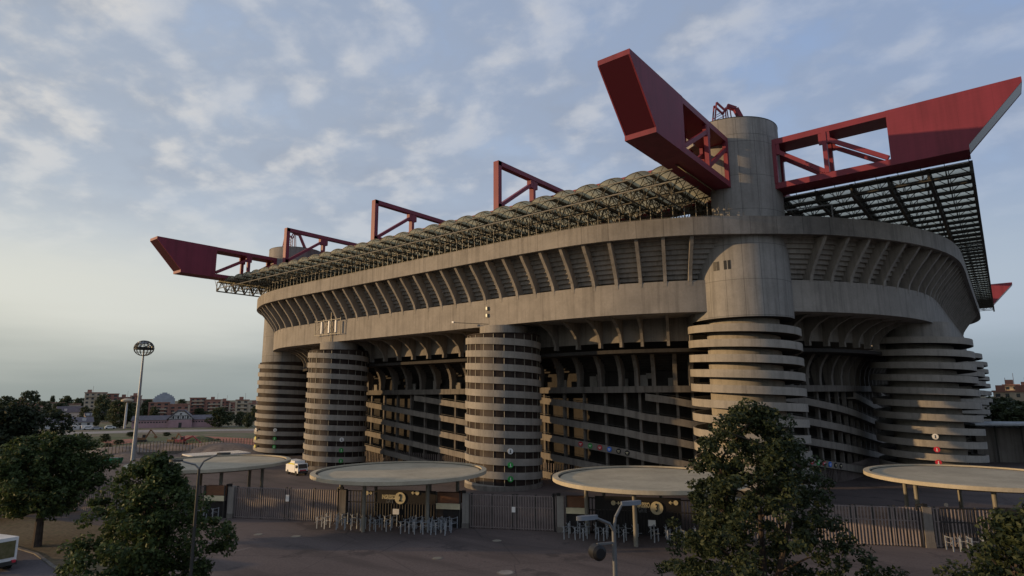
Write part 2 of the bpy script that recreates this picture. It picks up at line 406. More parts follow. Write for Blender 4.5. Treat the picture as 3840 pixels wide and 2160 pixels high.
# ================================================================= STADIUM
half = [(-75, -16.6), (-55, -16.6), (-35, -16.5), (-21, -15.4), (-12.3, -12.7), (-5, -9.2), (2, -4.0), (9.0, 2.2), (12.8, 6.5), (17.1, 12.8), (21, 20.3), (24.2, 29.5), (26.0, 39.5), (26.6, 52), (26.6, 80), (26.6, 107.5)]
quad = half[:-1]
full = half + [(x, 215-y) for x, y in reversed(half[:-1])]
full = full + [(-150-x, y) for x, y in reversed(full[1:-1])]
GIR = topath(catmull(full, 2.2, True), True)
TOT = GIR[-1][4]+2.2
def gir_at(t):
    t %= TOT
    lo, hi = 0, len(GIR)-1
    while lo < hi:
        m_ = (lo+hi+1)//2
        if GIR[m_][4] <= t: lo = m_
        else: hi = m_-1
    a, b = GIR[lo], GIR[(lo+1) % len(GIR)]
    f = (t-a[4])/max(1e-6, (b[4] if b[4] > a[4] else TOT)-a[4])
    return tuple(a[k]+(b[k]-a[k])*f for k in range(4))
def arc_of(x, y): return min(GIR, key=lambda p: (p[0]-x)**2+(p[1]-y)**2)[4]
T_END = arc_of(26.6, 150)                     # right face, far part
T_BEG = arc_of(-150, -6)-TOT                  # around the far left corner
def span(t0, t1, step=2.2):
    n = int((t1-t0)/step); out = []
    for k in range(n+1):
        t = t0+(t1-t0)*k/n; x, y, nx, ny = gir_at(t); l = math.hypot(nx, ny); out.append((x, y, nx/l, ny/l, t+TOT))
    return out
VIS = span(T_BEG-45, T_END+60)

st = thing('stadium', 'huge concrete football stadium with spiral ramp towers and red roof girders', 'stadium')
RO = 5.6
MB().sweep(GIR, [(RO, 45.3), (RO, 48.5), (RO-.7, 48.5), (RO-.7, 47.5), (RO-4, 47.5), (RO-4, 46.9), (RO-.6, 45.3)], True, True).build('rim_parapet', 'concrete_panel', st, 30)
MB().sweep(GIR, [(0, 32.6), (0, 38.3), (-2.4, 38.3), (-2.4, 33.2), (-14, 33.6), (-14, 33.0), (-1.4, 32.6)], True, True).build('ring_girder', 'concrete', st, 30)
prof = [(-2.4, 38.2), (-2.4, 39.0)]
N = 9
for k in range(N):
    o = -2.2+(2.9+2.2)*(k+1)/N; z = 38.9+(46.2-38.9)*k/N; z2 = 38.9+(46.2-38.9)*(k+1)/N
    prof += [(o, z), (o, z2)]
MB().sweep(GIR, prof, True).build('stepped_soffit', 'concrete', st)
def fin(t, poly, th, mb=None):
    x, y, nx, ny = gir_at(t); l = math.hypot(nx, ny); nx, ny = nx/l, ny/l; tx, ty = -ny, nx
    pts = [(x+nx*o-tx*th/2, y+ny*o-ty*th/2, z) for o, z in poly]
    return (mb or MB()).prism(pts, (tx*th, ty*th, 0))
rib = [(5.0, 45.4), (4.1, 44.2), (2.9, 42.8), (1.9, 41.5), (1.0, 40.2), (.4, 39.2), (.05, 38.0), (.05, 37.4), (-2.0, 37.4), (-2.0, 39.4), (-.8, 41.2), (1.0, 43.6), (2.6, 45.4)]
tA = arc_of(2, -4)
t = T_BEG-10
while t < T_END+8:
    x, y, nx, ny = gir_at(t)
    if math.hypot(x, y) > 9.0 and math.hypot(x+150, y) > 7.0:
        fin(t, rib, 0.62).build('rib', 'concrete', st)
    t += 4.4
# gallery under the girder
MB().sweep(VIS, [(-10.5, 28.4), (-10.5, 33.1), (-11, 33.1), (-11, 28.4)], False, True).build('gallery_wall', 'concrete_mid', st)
MB().sweep(VIS, [(-9.2, 26.2), (-9.2, 26.9), (-21, 26.9), (-21, 26.2)], False, True).build('gallery_floor', 'concrete_shaded', st)
brk = [(-1.4, 32.9), (-4.2, 32.4), (-6.8, 31.4), (-8.6, 30.0), (-9.4, 28.4), (-9.4, 27.4), (-10.6, 27.4), (-10.6, 33.0)]
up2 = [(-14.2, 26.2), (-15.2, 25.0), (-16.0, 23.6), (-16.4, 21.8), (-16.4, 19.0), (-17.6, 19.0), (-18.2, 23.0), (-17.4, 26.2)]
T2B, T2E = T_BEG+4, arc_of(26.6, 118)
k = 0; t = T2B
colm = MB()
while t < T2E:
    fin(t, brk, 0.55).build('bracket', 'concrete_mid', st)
    if k < 200: fin(t+1.5, up2, 0.8).build('upper_column', 'concrete_old_shaded', st)
    t += 5.6; k += 1
prof = [(-20.5, 19.6), (-20.5, 23.2)]
for k in range(6):
    prof += [(-19.4+.72*k, 23.2+.5*k), (-19.4+.72*k, 23.7+.5*k)]
prof += [(-15.0, 26.25)]
MB().sweep(VIS, prof).build('tier_underside', 'concrete_shaded', st)
MB().sweep(VIS, [(-16.2, 18.6), (-16.2, 19.9), (-16.5, 19.9), (-16.5, 19.2), (-22, 19.2), (-22, 18.6)], False, True).build('terrace_parapet', 'concrete_old_shaded', st)
MB().sweep(VIS, [(-22, 0), (-22, 33)], False).build('back_wall', 'concrete_shaded', st)
# pale concrete boxes and small boards on the terrace
for i in range(22):
    t = T2B+8+i*8.3; x, y, nx, ny = gir_at(t); a = math.atan2(nx, -ny)
    o = -19.2 if i % 3 else -18.6
    mb = MB(); mb.box((x+nx*o, y+ny*o, 20.6+(i % 2)*.4), (1.9, .3, 1.9+.5*(i % 2)), a)
    if i % 2: mb.box((x+nx*o-ny*1.4, y+ny*o+nx*1.4, 22.0), (1.5, .3, 1.1), a)
    mb.build('kiosk_wall', 'concrete_band', st)
# sloping ramps round the facade
t36 = arc_of(-43, -16.6); BACK = T2B
for k in range(-8, 6):
    f_ = lambda tt: 17.5-.11*(tt-TOT-t36)-4.0*k
    lo, hi = max(T2B, t36+(17.5-18.4-4*k)/.11), min(T2E+12, t36+(17.5-1.0-4*k)/.11)
    if hi-lo < 6: continue
    MB().sweep(span(lo, hi), [(-16.3, -1.4), (-16.3, 0), (-16.6, 0), (-16.6, -1.05), (-21.9, -1.05), (-21.9, -1.4)], False, True, zf=f_).build('ramp', 'concrete_mid', st)
    rl = MB()
    rl.sweep(span(lo, hi, 4), [(-16.4, .32), (-16.4, .40), (-16.48, .40), (-16.48, .32)], False, True, zf=f_).build('ramp_handrail', 'dark_steel', st)
t = T2B+2
while t < T2E:
    x, y, nx, ny = gir_at(t); mb = MB(); o = -18.0
    mb.box((x+nx*o, y+ny*o, 9.3), (.5, .8, 18.6), math.atan2(ny, nx)+math.pi/2)
    mb.build('ramp_column', 'concrete_old_shaded', st); t += 5.6
gl = MB()
t = T2B
while t < T2E:
    x, y, nx, ny = gir_at(t); gl.bar((x+nx*-17, y+ny*-17, 0), (x+nx*-17, y+ny*-17, 3.4), .12); t += .7
gl.build('ground_floor_grille', 'fence_steel', st)
# coloured round signs on a ramp
def disc(mb, c, nrm, r, th=.12, n=20):
    c = Vector(c); nrm = Vector(nrm).normalized(); return mb.tube(c, c+nrm*th, r, r, n)
def ramp_signs(t0, cols, k, parent):
    for i, cname in enumerate(cols):
        t = t0+i*2.45; x, y, nx, ny = gir_at(t); l = math.hypot(nx, ny); nx, ny = nx/l, ny/l
        z = 17.5-.11*(t-t36)-4.0*k-.66
        mb = MB(); disc(mb, (x-nx*16.3, y-ny*16.3, z), (nx, ny, 0), .52)
        sg = mb.build('round_sign', cname, parent)
        gm = MB(); gm.box((x-nx*16.16, y-ny*16.16, z+.08), (.55, .06, .14), math.atan2(nx, -ny)); gm.box((x-nx*16.16, y-ny*16.16, z-.16), (.34, .06, .12), math.atan2(nx, -ny))
        gm.build('lettering', 'white_paint' if cname != 'sign_dark' else 'sign_beige', sg)
ramp_signs(arc_of(-34, -16.6), ['sign_red', 'sign_green', 'sign_red', 'sign_blue', 'sign_dark', 'sign_dark'], 2, st)
ramp_signs(arc_of(13.6, 7.2)+10.5, ['sign_red', 'sign_green', 'sign_red', 'sign_blue', 'sign_dark', 'sign_dark'], 1, st)

# ---- towers
PITCHZ = 2.6
def helix_turn(cx, cy, ro, ri, th0, th1, zfun, h, slab, n=40):
    """one turn: parapet, and the ramp slab behind it"""
    out = []
    for prof in ([(ro, -h), (ro, 0), (ro-.3, 0), (ro-.3, -h)], [(ro-.3, -h+slab), (ri, -h+slab), (ri, -h+.02), (ro-.3, -h+.02)]):
        mb = MB(); vs = []; L = len(prof)
        for k in range(n+1):
            th = th0+(th1-th0)*k/n; c_, s_ = math.cos(th), math.sin(th)
            vs += [(cx+c_*o, cy+s_*o, max(0.02, z+zfun(th))) for o, z in prof]
        fs, uvs = [], []
        for k in range(n):
            for i in range(L):
                i2 = (i+1) % L; fs.append((k*L+i, (k+1)*L+i, (k+1)*L+i2, k*L+i2))
                u0, u1 = ro*(th0+(th1-th0)*k/n), ro*(th0+(th1-th0)*(k+1)/n)
                uvs.append([(u0, 0), (u1, 0), (u1, h), (u0, h)])
        fs += [tuple(range(L-1, -1, -1)), tuple(range(n*L, n*L+L))]
        out.append(mb.add(vs, fs, uvs))
    return out
def spiral(tw, cx, cy, ro, ri, ztop, h=1.32, mat='concrete_band'):
    """ztop: parapet top at the point nearest the camera"""
    thc = math.atan2(CY-cy, CX-cx)
    zf = lambda th: ztop-PITCHZ*(th-thc)/(2*math.pi)
    th = thc-math.pi*0.98
    while zf(th) > h*0.9:
        th1 = th+2*math.pi
        pa_, sl_ = helix_turn(cx, cy, ro, ri, th, th1, zf, h, .35); pa_.build('spiral_parapet', mat, tw, 40); sl_.build('spiral_ramp', 'concrete_shaded', tw, 40); th = th1  # slab darker than its parapet: soffit shade put into the colour
def tower_signs(tw, cx, cy, ro, az, levels, dark=False):
    for z, cname in levels:
        nx, ny = math.cos(az), math.sin(az); mb = MB(); disc(mb, (cx+nx*(ro-.03), cy+ny*(ro-.03), z), (nx, ny, 0), .55)
        sg = mb.build('round_sign', cname, tw)
        c = (cx+nx*(ro+.12), cy+ny*(ro+.12)); gm = MB(); a = math.atan2(nx, -ny)
        gm.box((c[0], c[1], z), (.13, .06, .6), a); gm.box((c[0], c[1], z-.27), (.36, .06, .1), a)
        gm.build('numeral', 'sign_dark' if cname == 'white_paint' else 'white_paint', sg)
def shaft_tower(cx, cy, mirror, zs, zb1):
    """tall corner tower carrying the roof girders"""
    tw = group_part('corner_tower', st)
    MB().lathe(cx, cy, [(8.8, zs), (8.8, 47.6)], 72).build('lower_shaft', 'concrete_shaft', tw, 30)
    MB().lathe(cx, cy, [(0.1, zs+.02), (8.8, zs+.02)], 48).build('shaft_soffit', 'concrete_shaded', tw)
    # upper part: cylinder trimmed where the cantilever enters
    pts = []
    for k in range(72):
        a = 2*math.pi*k/72; x, y = 8.7*math.cos(a), 8.7*math.sin(a)
        if y < 0: x = max(x, -1.2)
        pts.append((cx+(-x if mirror else x), cy+y))
    if mirror: pts = [(cx+8.7*math.cos(2*math.pi*k/72), cy+8.7*math.sin(2*math.pi*k/72)) for k in range(72)]
    mb = MB(); n = len(pts); vs = [(x, y, z) for z in (47.2, 64.3) for x, y in pts]
    u = [0]
    for k in range(n): u.append(u[-1]+math.hypot(pts[(k+1) % n][0]-pts[k][0], pts[(k+1) % n][1]-pts[k][1]))
    mb.add(vs, [(k, (k+1) % n, n+(k+1) % n, n+k) for k in range(n)], [[(u[k], 47.2), (u[k+1], 47.2), (u[k+1], 64.3), (u[k], 64.3)] for k in range(n)])
    mb.build('upper_shaft', 'concrete_shaft', tw, 30)
    MB().lathe(cx, cy, [(0.1, 64.2), (8.7, 64.2), (8.7, 67.4), (8.0, 67.4), (8.0, 66.9), (0.1, 66.9)], 72).build('tower_cap', 'concrete_shaft', tw, 30)
    MB().lathe(cx, cy, [(8.74, 67.4), (8.74, 67.52), (7.9, 67.52)], 72).build('cap_flashing', 'dark_steel', tw)
    MB().lathe(cx, cy, [(6.3, 0), (6.3, zs)], 56).build('ramp_core', 'concrete_band', tw, 30)
    spiral(tw, cx, cy, 9.7, 6.2, zb1)
    return tw
twA = shaft_tower(0, 0, False, 31.2, 29.95)
twB = shaft_tower(-150, 0, True, 29.4, 28.2)
MB().lathe(-150, 0, [(9.3, .5), (9.3, 29.3)], 64).build('glazing', 'glass_dark', twB, 30)
shaft_tower(0, 215, False, 31.2, 29.95)
# narrow window slits of the near tower
for a in (-98.5, -94.5, -86.0, -81.5):
    mb = MB(); r = R(a); mb.box((8.75*math.cos(r), 8.75*math.sin(r), 40.4), (.5, .16, 1.6), r+math.pi/2)
    mb.build('window_slit', 'sign_dark', twA)
tower_signs(twB, -150, 0, 10.0, R(-50), [(8.0, 'white_paint'), (5.4, 'sign_green'), (2.9, 'sign_green')])
tower_signs(twB, -150, 0, 10.0, R(-95), [(8.0, 'white_paint'), (5.4, 'yellow_paint'), (2.9, 'yellow_paint')])
def stair_tower(cx, cy, ro, zneck, zb1, glazed=True):
    tw = group_part('stair_tower', st)
    rn = 5.0 if glazed else 6.3
    MB().lathe(cx, cy, [(rn, zb1-2.2), (rn, zneck)], 56).build('neck', 'concrete', tw, 30)
    MB().lathe(cx, cy, [(.1, zneck), (rn, zneck)], 40).build('neck_roof', 'concrete_old_shaded', tw)
    if glazed:
        MB().lathe(cx, cy, [(ro-.45, .9), (ro-.45, zb1-1.5), (ro-.45, zb1+.95), (ro-.25, zb1+.95), (ro-.25, zb1+1.15), (rn, zb1+1.15)], 72).build('glazing', 'glass_dark', tw, 30)
        mu = MB()
        for k in range(22):
            a = 2*math.pi*k/22; mu.bar((cx+(ro-.4)*math.cos(a), cy+(ro-.4)*math.sin(a), .6), (cx+(ro-.4)*math.cos(a), cy+(ro-.4)*math.sin(a), zb1+.9), .11)
        mu.build('mullion', 'tube_steel', tw)
        pn = MB(); thc = math.atan2(CY-cy, CX-cx)
        pn.lathe(cx, cy, [(ro-.36, 1), (ro-.36, zb1-1)], 8, thc-R(38), thc-R(14)); pn.build('blank_panel', 'panel_brown', tw, 30)
        MB().lathe(cx, cy, [(ro+.05, 0), (ro+.05, .9), (ro-.5, .9)], 64).build('plinth', 'concrete_old_shaded', tw, 30)
    else:
        MB().lathe(cx, cy, [(6.3, 0), (6.3, zb1)], 56).build('ramp_core', 'concrete_band', tw, 30)
    spiral(tw, cx, cy, ro, rn if not glazed else ro-1.2, zb1)
    return tw
tw3 = stair_tower(-46, -13.4, 8.0, 32.55, 29.55)
tw2 = stair_tower(-104, -13.4, 8.0, 32.55, 29.15)
tw4 = stair_tower(22.5, 46, 9.7, 32.9, 29.66, False)
stair_tower(22.5, 107.5, 9.7, 32.9, 29.66, False)
stair_tower(22.5, 169, 9.7, 32.9, 29.66, False)
tower_signs(tw3, -46, -13.4, 8.0, R(-41), [(7.5, 'white_paint'), (4.9, 'sign_green'), (2.3, 'sign_green')])
tower_signs(tw2, -104, -13.4, 8.0, R(-24), [(7.4, 'white_paint'), (4.8, 'sign_green'), (2.2, 'sign_green')])
tower_signs(tw4, 22.5, 46, 9.7, R(-79), [(9.6, 'white_paint'), (7.1, 'sign_red'), (4.6, 'sign_red')])

# ---- red roof girders
ZT, ZB, BW = 63.65, 54.3, 4.88
def girder(name, fx, ends, chord0, chord1, inner=False):
    """fx(a, b, z) -> xyz with a along the girder, b across. ends: [(sign, tip)] cantilevers beyond the towers"""
    g = group_part(name, st); h = BW/2
    def boxab(mb, a0, a1, b0, b1, z0, z1):
        vs = [fx(a, b, z) for z in (z0, z1) for a, b in ((a0, b0), (a1, b0), (a1, b1), (a0, b1))]
        mb.add(vs, [(3, 2, 1, 0), (4, 5, 6, 7), (0, 1, 5, 4), (1, 2, 6, 5), (2, 3, 7, 6), (3, 0, 4, 7)])
    mb = MB(); boxab(mb, chord0, chord1, -h, h, ZT-1.05, ZT); mb.build('top_chord', 'red_steel', g)
    mb = MB(); boxab(mb, chord0, chord1, -h, h, ZB, ZB+1.05); mb.build('bottom_chord', 'red_steel', g)
    for a0, sg, tip in ends:
        pst = a0+sg*(tip-26.3+0) if False else None
        e = a0+sg*tip; p = a0+sg*(tip-17.2)
        prof = [(p, ZB-.02), (p, ZT+.02), (e, ZT+.02), (e, ZT-.75), (e-sg*7.1, ZB+.75), (e-sg*7.1, ZB-.02)]
        n = len(prof)
        def plate(pr, b0, b1, nm, mt):
            k_ = len(pr); mb = MB(); vs = [fx(a, b0, z) for a, z in pr]+[fx(a, b1, z) for a, z in pr]
            mb.add(vs, [tuple(range(k_)), tuple(range(2*k_-1, k_-1, -1))]+[(k, k_+k, k_+(k+1) % k_, (k+1) % k_) for k in range(k_)])
            return mb.build(nm, mt, g)
        hh = h+.03
        plate(prof, -hh, -hh+.22, 'side_panel', 'red_panel'); plate(prof, hh-.22, hh, 'side_panel', 'red_panel')
        plate([(p, ZT-.75), (p, ZT+.02), (e, ZT+.02), (e, ZT-.75)], -hh+.22, hh-.22, 'top_panel', 'red_panel')
        plate([(p, ZB-.02), (p, ZB+.75), (e-sg*7.1, ZB+.75), (e-sg*7.1, ZB-.02)], -hh+.22, hh-.22, 'bottom_panel', 'red_panel')
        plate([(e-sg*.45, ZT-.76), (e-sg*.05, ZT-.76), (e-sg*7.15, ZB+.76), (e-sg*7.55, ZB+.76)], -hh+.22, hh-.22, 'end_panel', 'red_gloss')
        posts = (8.6, 8.6+(tip-17.2-8.6)*.47); pe = tip-17.2
        for side_ in (-1, 1):
            b = side_*(h-.35)
            mb = MB()
            for q in posts:
                mb.bar(fx(a0+sg*q, b, ZB+1), fx(a0+sg*q, b, ZT-1), .7, .9)
                mb.bar(fx(a0+sg*(q-.9), b, ZT-2.0), fx(a0+sg*(q+.9), b, ZT-2.0), .6, 2.0)
            mb.bar(fx(a0+sg*posts[0], b, ZT-2.0), fx(a0+sg*(posts[1]-.3), b, ZB+1.4), .55, .7)
            mb.bar(fx(a0+sg*posts[1], b, ZT-2.0), fx(a0+sg*(pe-.3), b, ZB+1.4), .55, .7)
            mb.build('web_bracing', 'red_steel', g)
    return g
fl = lambda a, b, z: (a, b, z)
fs_ = lambda x0: (lambda a, b, z: (x0+b, a, z))
CL, CS = 43.4, 45.4
girder('roof_girder', fl, [(0, 1, CL)], -152.4, CL-17.2, True)
girder('roof_girder', lambda a, b, z: (a, 215+b, z), [(0, 1, CL)], -152.4, CL-17.2, True)
for x0 in (0, -150):
    girder('roof_girder', fs_(x0), [(0, -1, CS), (215, 1, CS)], -CS+17.2, 215+CS-17.2)
# cross trusses above the roof
def cross_truss(x):
    g = group_part('cross_truss', st); y0, y1, zt, zb = -10.3, 225.0, 72.0, 60.6
    def both(fn, name):
        mb = MB(); fn(mb); mb.build(name, 'red_steel', g)
    both(lambda mb: mb.bar((x, y0-.5, zt-.55), (x, y1, zt-.55), 1.5, 1.1), 'top_chord')
    both(lambda mb: mb.bar((x, y0-.5, zb+.5), (x, y1, zb+.5), 1.5, 1.0), 'bottom_chord')
    both(lambda mb: mb.box((x, y0, (zt+zb)/2-2.5), (1.5, 1.2, zt-zb+4.9)), 'end_post')
    for k in range(1, 8):
        yk = y0+k*13.5; yp = yk-13.5
        mb = MB(); mb.box((x, yk, (zt+zb)/2), (1.3, .9, zt-zb-2.0)); mb.box((x, yk, zt-2.0), (1.25, 2.8, 2.2))
        mb.bar((x, yp+1.0, zb+1.0), (x, yk-1.0, zt-2.4), 1.1, .8); mb.build('web_post', 'red_steel', g)
for x in (-5.8, -50.1, -94.6, -139.0): cross_truss(x)

# ---- barrel vaulted roof
VW = 4.9; ZV = 53.75
def vault_mesh(Lv):
    mb = MB(); n = 10; pts = []
    for k in range(n+1):
        a = math.pi*(k/n); pts.append((-VW/2*.97*math.cos(a), 1.0*math.sin(a)**.85 if 0 < k < n else 0))
    vs = [(u, yy, ZV+z) for yy in (0, Lv) for u, z in pts]
    m = n+1
    fs = [(k, m+k, m+k+1, k+1) for k in range(n)]
    return mb.add(vs, fs)
def arch_mesh(Lv):
    mb = MB(); n = 8
    for j in range(int(Lv/2.9)+1):
        yy = min(j*2.9, Lv)
        for k in range(n):
            a, b = math.pi*k/n, math.pi*(k+1)/n
            f = lambda q: (-VW/2*.98*math.cos(q), yy, ZV-.08+1.0*max(0, math.sin(q))**.85)
            mb.bar(f(a), f(b), .11, .10)
    mb.bar((0, 0, ZV+.92), (0, Lv, ZV+.92), .09)
    return mb
def valley_mesh(Lv, deep=2.9, gw=.6):
    mb = MB(); n = int(Lv/2.9)
    mb.bar((0, 0, ZV-.1), (0, Lv, ZV-.1), gw, .3); mb.bar((0, 0, ZV-deep), (0, Lv, ZV-deep), .2, .2)
    for j in range(n):
        y0, y1 = Lv*j/n, Lv*(j+1)/n
        mb.bar((0, y0, ZV-deep), (0, (y0+y1)/2, ZV-.1), .11); mb.bar((0, (y0+y1)/2, ZV-.1), (0, y1, ZV-deep), .11)
        for s_ in (-1, 1):
            mb.bar((0, y0, ZV-deep), (s_*VW/2, y0, ZV+.9), .09)
    return mb
def place(o, x, y, rz, nm=None):
    o.location = (x*S, y*S, 0); o.rotation_euler = (0, 0, rz)
LF = 23.5
v0 = vault_mesh(LF).build('roof_vault', 'vault_sheet_shaded', st, 40); a0 = arch_mesh(LF).build('vault_arches', 'roof_steel', v0)
y0_ = valley_mesh(LF).build('valley_truss', 'roof_steel', st)
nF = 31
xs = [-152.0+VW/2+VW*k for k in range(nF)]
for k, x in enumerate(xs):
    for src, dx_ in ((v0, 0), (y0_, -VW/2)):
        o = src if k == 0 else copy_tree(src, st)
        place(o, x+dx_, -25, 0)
LR = 31.5
v1 = vault_mesh(LR).build('roof_vault', 'vault_sheet', st, 40)
arch_mesh(LR).build('vault_arches', 'dark_steel', v1)
y1_ = valley_mesh(LR, 1.5, 1.5).build('valley_truss', 'dark_steel', st)
for k in range(43):
    for src, d_ in ((v1, 0), (y1_, -VW/2)):
        o = src if k == 0 else copy_tree(src, st)
        place(o, 36.0, 3.2+VW/2+VW*k+d_, math.pi/2)     # axis runs from the edge (x=36) inwards
def lattice(name, p, q, z0, z1, step, mat, w=.2):
    mb = MB(); p, q = Vector(p), Vector(q); L = (q-p).length; n = max(1, int(L/step))
    mb.bar((*p, z0), (*q, z0), w*1.2); mb.bar((*p, z1), (*q, z1), w*1.2)
    for j in range(n):
        a = p.lerp(q, j/n); b = p.lerp(q, (j+1)/n); m_ = (a+b)/2
        mb.bar((*a, z0), (*m_, z1), w*.75); mb.bar((*m_, z1), (*b, z0), w*.75); mb.bar((*a, z0), (*a, z1), w*.75)
    return mb.build(name, mat, st)
for y in (-20.5, -14.5, -8.0, -3.0):
    lattice('purlin_truss', (-152.6, y), (-1.0, y), 51.2, 53.6, 2.45, 'roof_steel', .15)
lattice('end_truss', (-152.8, -25), (-152.8, -1), 50.9, 53.8, 3.0, 'dark_steel', .26)
MB().tube((-150, -26.2, 51.2), (-1, -26.2, 51.2), .13, .13, 6).build('gutter_tube', 'tube_steel', st)
MB().tube((-152, -25.4, 53.5), (-1, -25.4, 53.5), .10, .10, 6).build('gutter_tube', 'tube_steel', st)
for x in (36.2, 30.6, 25.0, 19.4, 13.8, 8.2):
    lattice('purlin_truss', (x, 2.8), (x, 214), 52.3, 53.9, 2.45, 'dark_steel', .42)
# railing posts between the rim and the roof
mb = MB(); t = T_BEG-10
while t < arc_of(0, -6):
    x, y, nx, ny = gir_at(t); l = math.hypot(nx, ny); o = RO-1.0; nx, ny = nx/l, ny/l
    mb.bar((x+nx*o, y+ny*o, 48.2), (x+nx*o, y+ny*o, 51.4), .12)
    if t > T_BEG-9: mb.bar(pv, (x+nx*o, y+ny*o, 48.9), .05)
    pv = (x+nx*o, y+ny*o, 48.9); t += 1.75
mb.build('railing', 'tube_steel', st)
mb = MB()
for k in range(6):
    x = -1.0-k*.1
for (x, y) in ((9.5, -1.0), (13.5, 5.0)):
    pass
mb.bar((8.8, 1.0, 51.0), (15.8, 4.5, 51.6), .2); mb.bar((15.8, 4.5, 51.6), (15.8, 4.5, 48.3), .2)
mb.build('handrail', 'grey_steel', st)
# floodlights on the girder face, antenna cage, camera arms
def thing_mb(name, mb, mat, label, cat, loc, group=None):
    o = mb.build(name, mat, None, loc=loc); tag(o, label, cat, group); return o
for i, (z, lb) in enumerate(((36.4, 'upper lit floodlight on the concrete ring girder above the middle stair tower'), (34.9, 'lower lit floodlight on the concrete ring girder above the middle stair tower'))):
    f = thing('floodlight', lb, 'floodlight', (-47.6, -16.7, z), 'floodlights on the ring girder')
    MB().box((-47.6, -16.85, z), (.42, .3, .8)).build('housing', 'grey_steel', f)
    MB().box((-47.6, -17.06, z), (.28, .1, .5)).build('lens', 'lamp_glow', f)
an = thing('antenna_cage', 'metal antenna cage with white panel aerials fixed to the stadium ring girder', 'antenna', (-104, -17.5, 36))
mb = MB()
for z in (34.6, 38.4):
    mb.bar((-109.5, -17.6, z), (-98, -17.6, z), .14)
for x in (-109.5, -105.5, -102, -98): mb.bar((x, -17.6, 34.4), (x, -17.6, 38.8), .16)
mb.bar((-109.5, -17.6, 34.6), (-105.5, -17.6, 38.4), .1); mb.bar((-105.5, -17.6, 38.4), (-102, -17.6, 34.6), .1)
mb.bar((-103, -17.0, 32.8), (-103, -17.0, 40.5), .2)
mb.build('cage', 'tube_steel', an)
for x in (-106, -102.6, -99.6): MB().box((x, -17.9, 36.5), (.5, .3, 3.2)).build('aerial', 'white_paint', an)
ca = thing('camera_arm', 'thin steel arm with small camera sticking out of the middle stair tower neck', 'camera', (-48, -17.5, 33.2))
MB().bar((-46, -18.2, 32.8), (-54.0, -20.2, 33.6), .14).build('arm', 'dark_steel', ca)
MB().box((-54.2, -20.3, 33.7), (.5, .3, .4)).build('camera_head', 'white_paint', ca)
# red lattice crane pieces on the tower tops
def gantry(cx, cy, label, k=1.0):
    g = thing('roof_hoist', label, 'hoist', (cx, cy, 67.0))
    mb = MB(); z = 66.9
    A = Vector((R_.x, R_.y, 0))
    b0 = Vector((cx, cy, z))
    def pt(a, h, d=0): return b0+A*a+Vector((-A.y, A.x, 0))*d+Vector((0, 0, h))
    for d in (-.7, .7):
        mb.bar(pt(-3.0*k, 0, d), pt(-2.2*k, 5.6*k, d), .22); mb.bar(pt(-2.2*k, 5.6*k, d), pt(-.6*k, 3.9*k, d), .3); mb.bar(pt(-.6*k, 3.9*k, d), pt(0, 5.2*k, d), .3)
        mb.bar(pt(-.6*k, 0, d), pt(-.6*k, 3.9*k, d), .18); mb.bar(pt(.6*k, 0, d), pt(.2*k, 5*k, d), .18)
        for j in range(4): mb.bar(pt(-2.9*k+.15*j, 1.0*j*k, d), pt(-.6*k, 1.0*(j+1)*k, d), .1)
    mb.build('lattice_frame', 'red_steel', g)
    mb = MB(); mb.bar(pt(0, 5.2*k), pt(1.6*k, 4.6*k), 1.0, .6); mb.bar(pt(1.6*k, 4.6*k), pt(3.4*k, .6*k), 1.0, .8); mb.bar(pt(3.4*k, .8*k), pt(3.5*k, 0), .9, .5)
    mb.build('jib', 'red_steel', g)
gantry(1.2, -3.5, 'red lattice hoist standing on the nearest concrete corner tower')
gantry(-147.0, -3.0, 'red lattice hoist standing on the far left concrete corner tower', 1.2)
ob = thing('roof_marker', 'small red cylinder beacon at the edge of the nearest tower top', 'beacon', (-4.6, -5.2, 67.4))
MB().tube((-4.6, -5.2, 67.4), (-4.75, -5.2, 69.6), .5, .4, 12).build('body', 'digger_red', ob, 40)
MB().tube((-4.6, -5.2, 67.38), (-4.6, -5.2, 67.62), .62, .62, 12).build('base', 'dark_steel', ob, 40)

# ================================================================= GATE: fence, canopies, turnstiles
FD = Vector((1, .49, 0)).normalized(); FN = Vector((FD.y, -FD.x, 0))      # along, towards the camera
def fp(x, z=0, out=0.0):
    p = Vector((x, -35.9+.49*x, z)); return p+FN*out
def on_fence(u, v, out=0.0):
    k = 3840/2576; d = F_+XA*((u*k-1920)/FPX)+YA*(-(v*k-1080)/FPX); c = Vector((CX, CY, CZ))
    p0 = fp(0, 0, out); t = (p0-c).dot(FN)/d.dot(FN); return c+d*t
cols_ = [(-58.0, 'sunlit beige concrete fence pillar left of gate two', 'concrete'), (-41.2, 'grey concrete fence pillar at the left side of gate two', 'concrete_old_shaded'),  # unlit pillars use the darker concrete, their shade is in the colour
         (-24.4, 'concrete fence pillar at the right side of gate two', 'concrete'), (-12.4, 'concrete fence pillar at the left side of gate three', 'concrete'),
         (27.3, 'bluish grey fence pillar right of the large tree', 'concrete_old_shaded'), (5.0, 'concrete fence pillar at the right side of gate three behind the tree', 'concrete'), (-76, 'concrete fence pillar behind the left trees', 'concrete')]
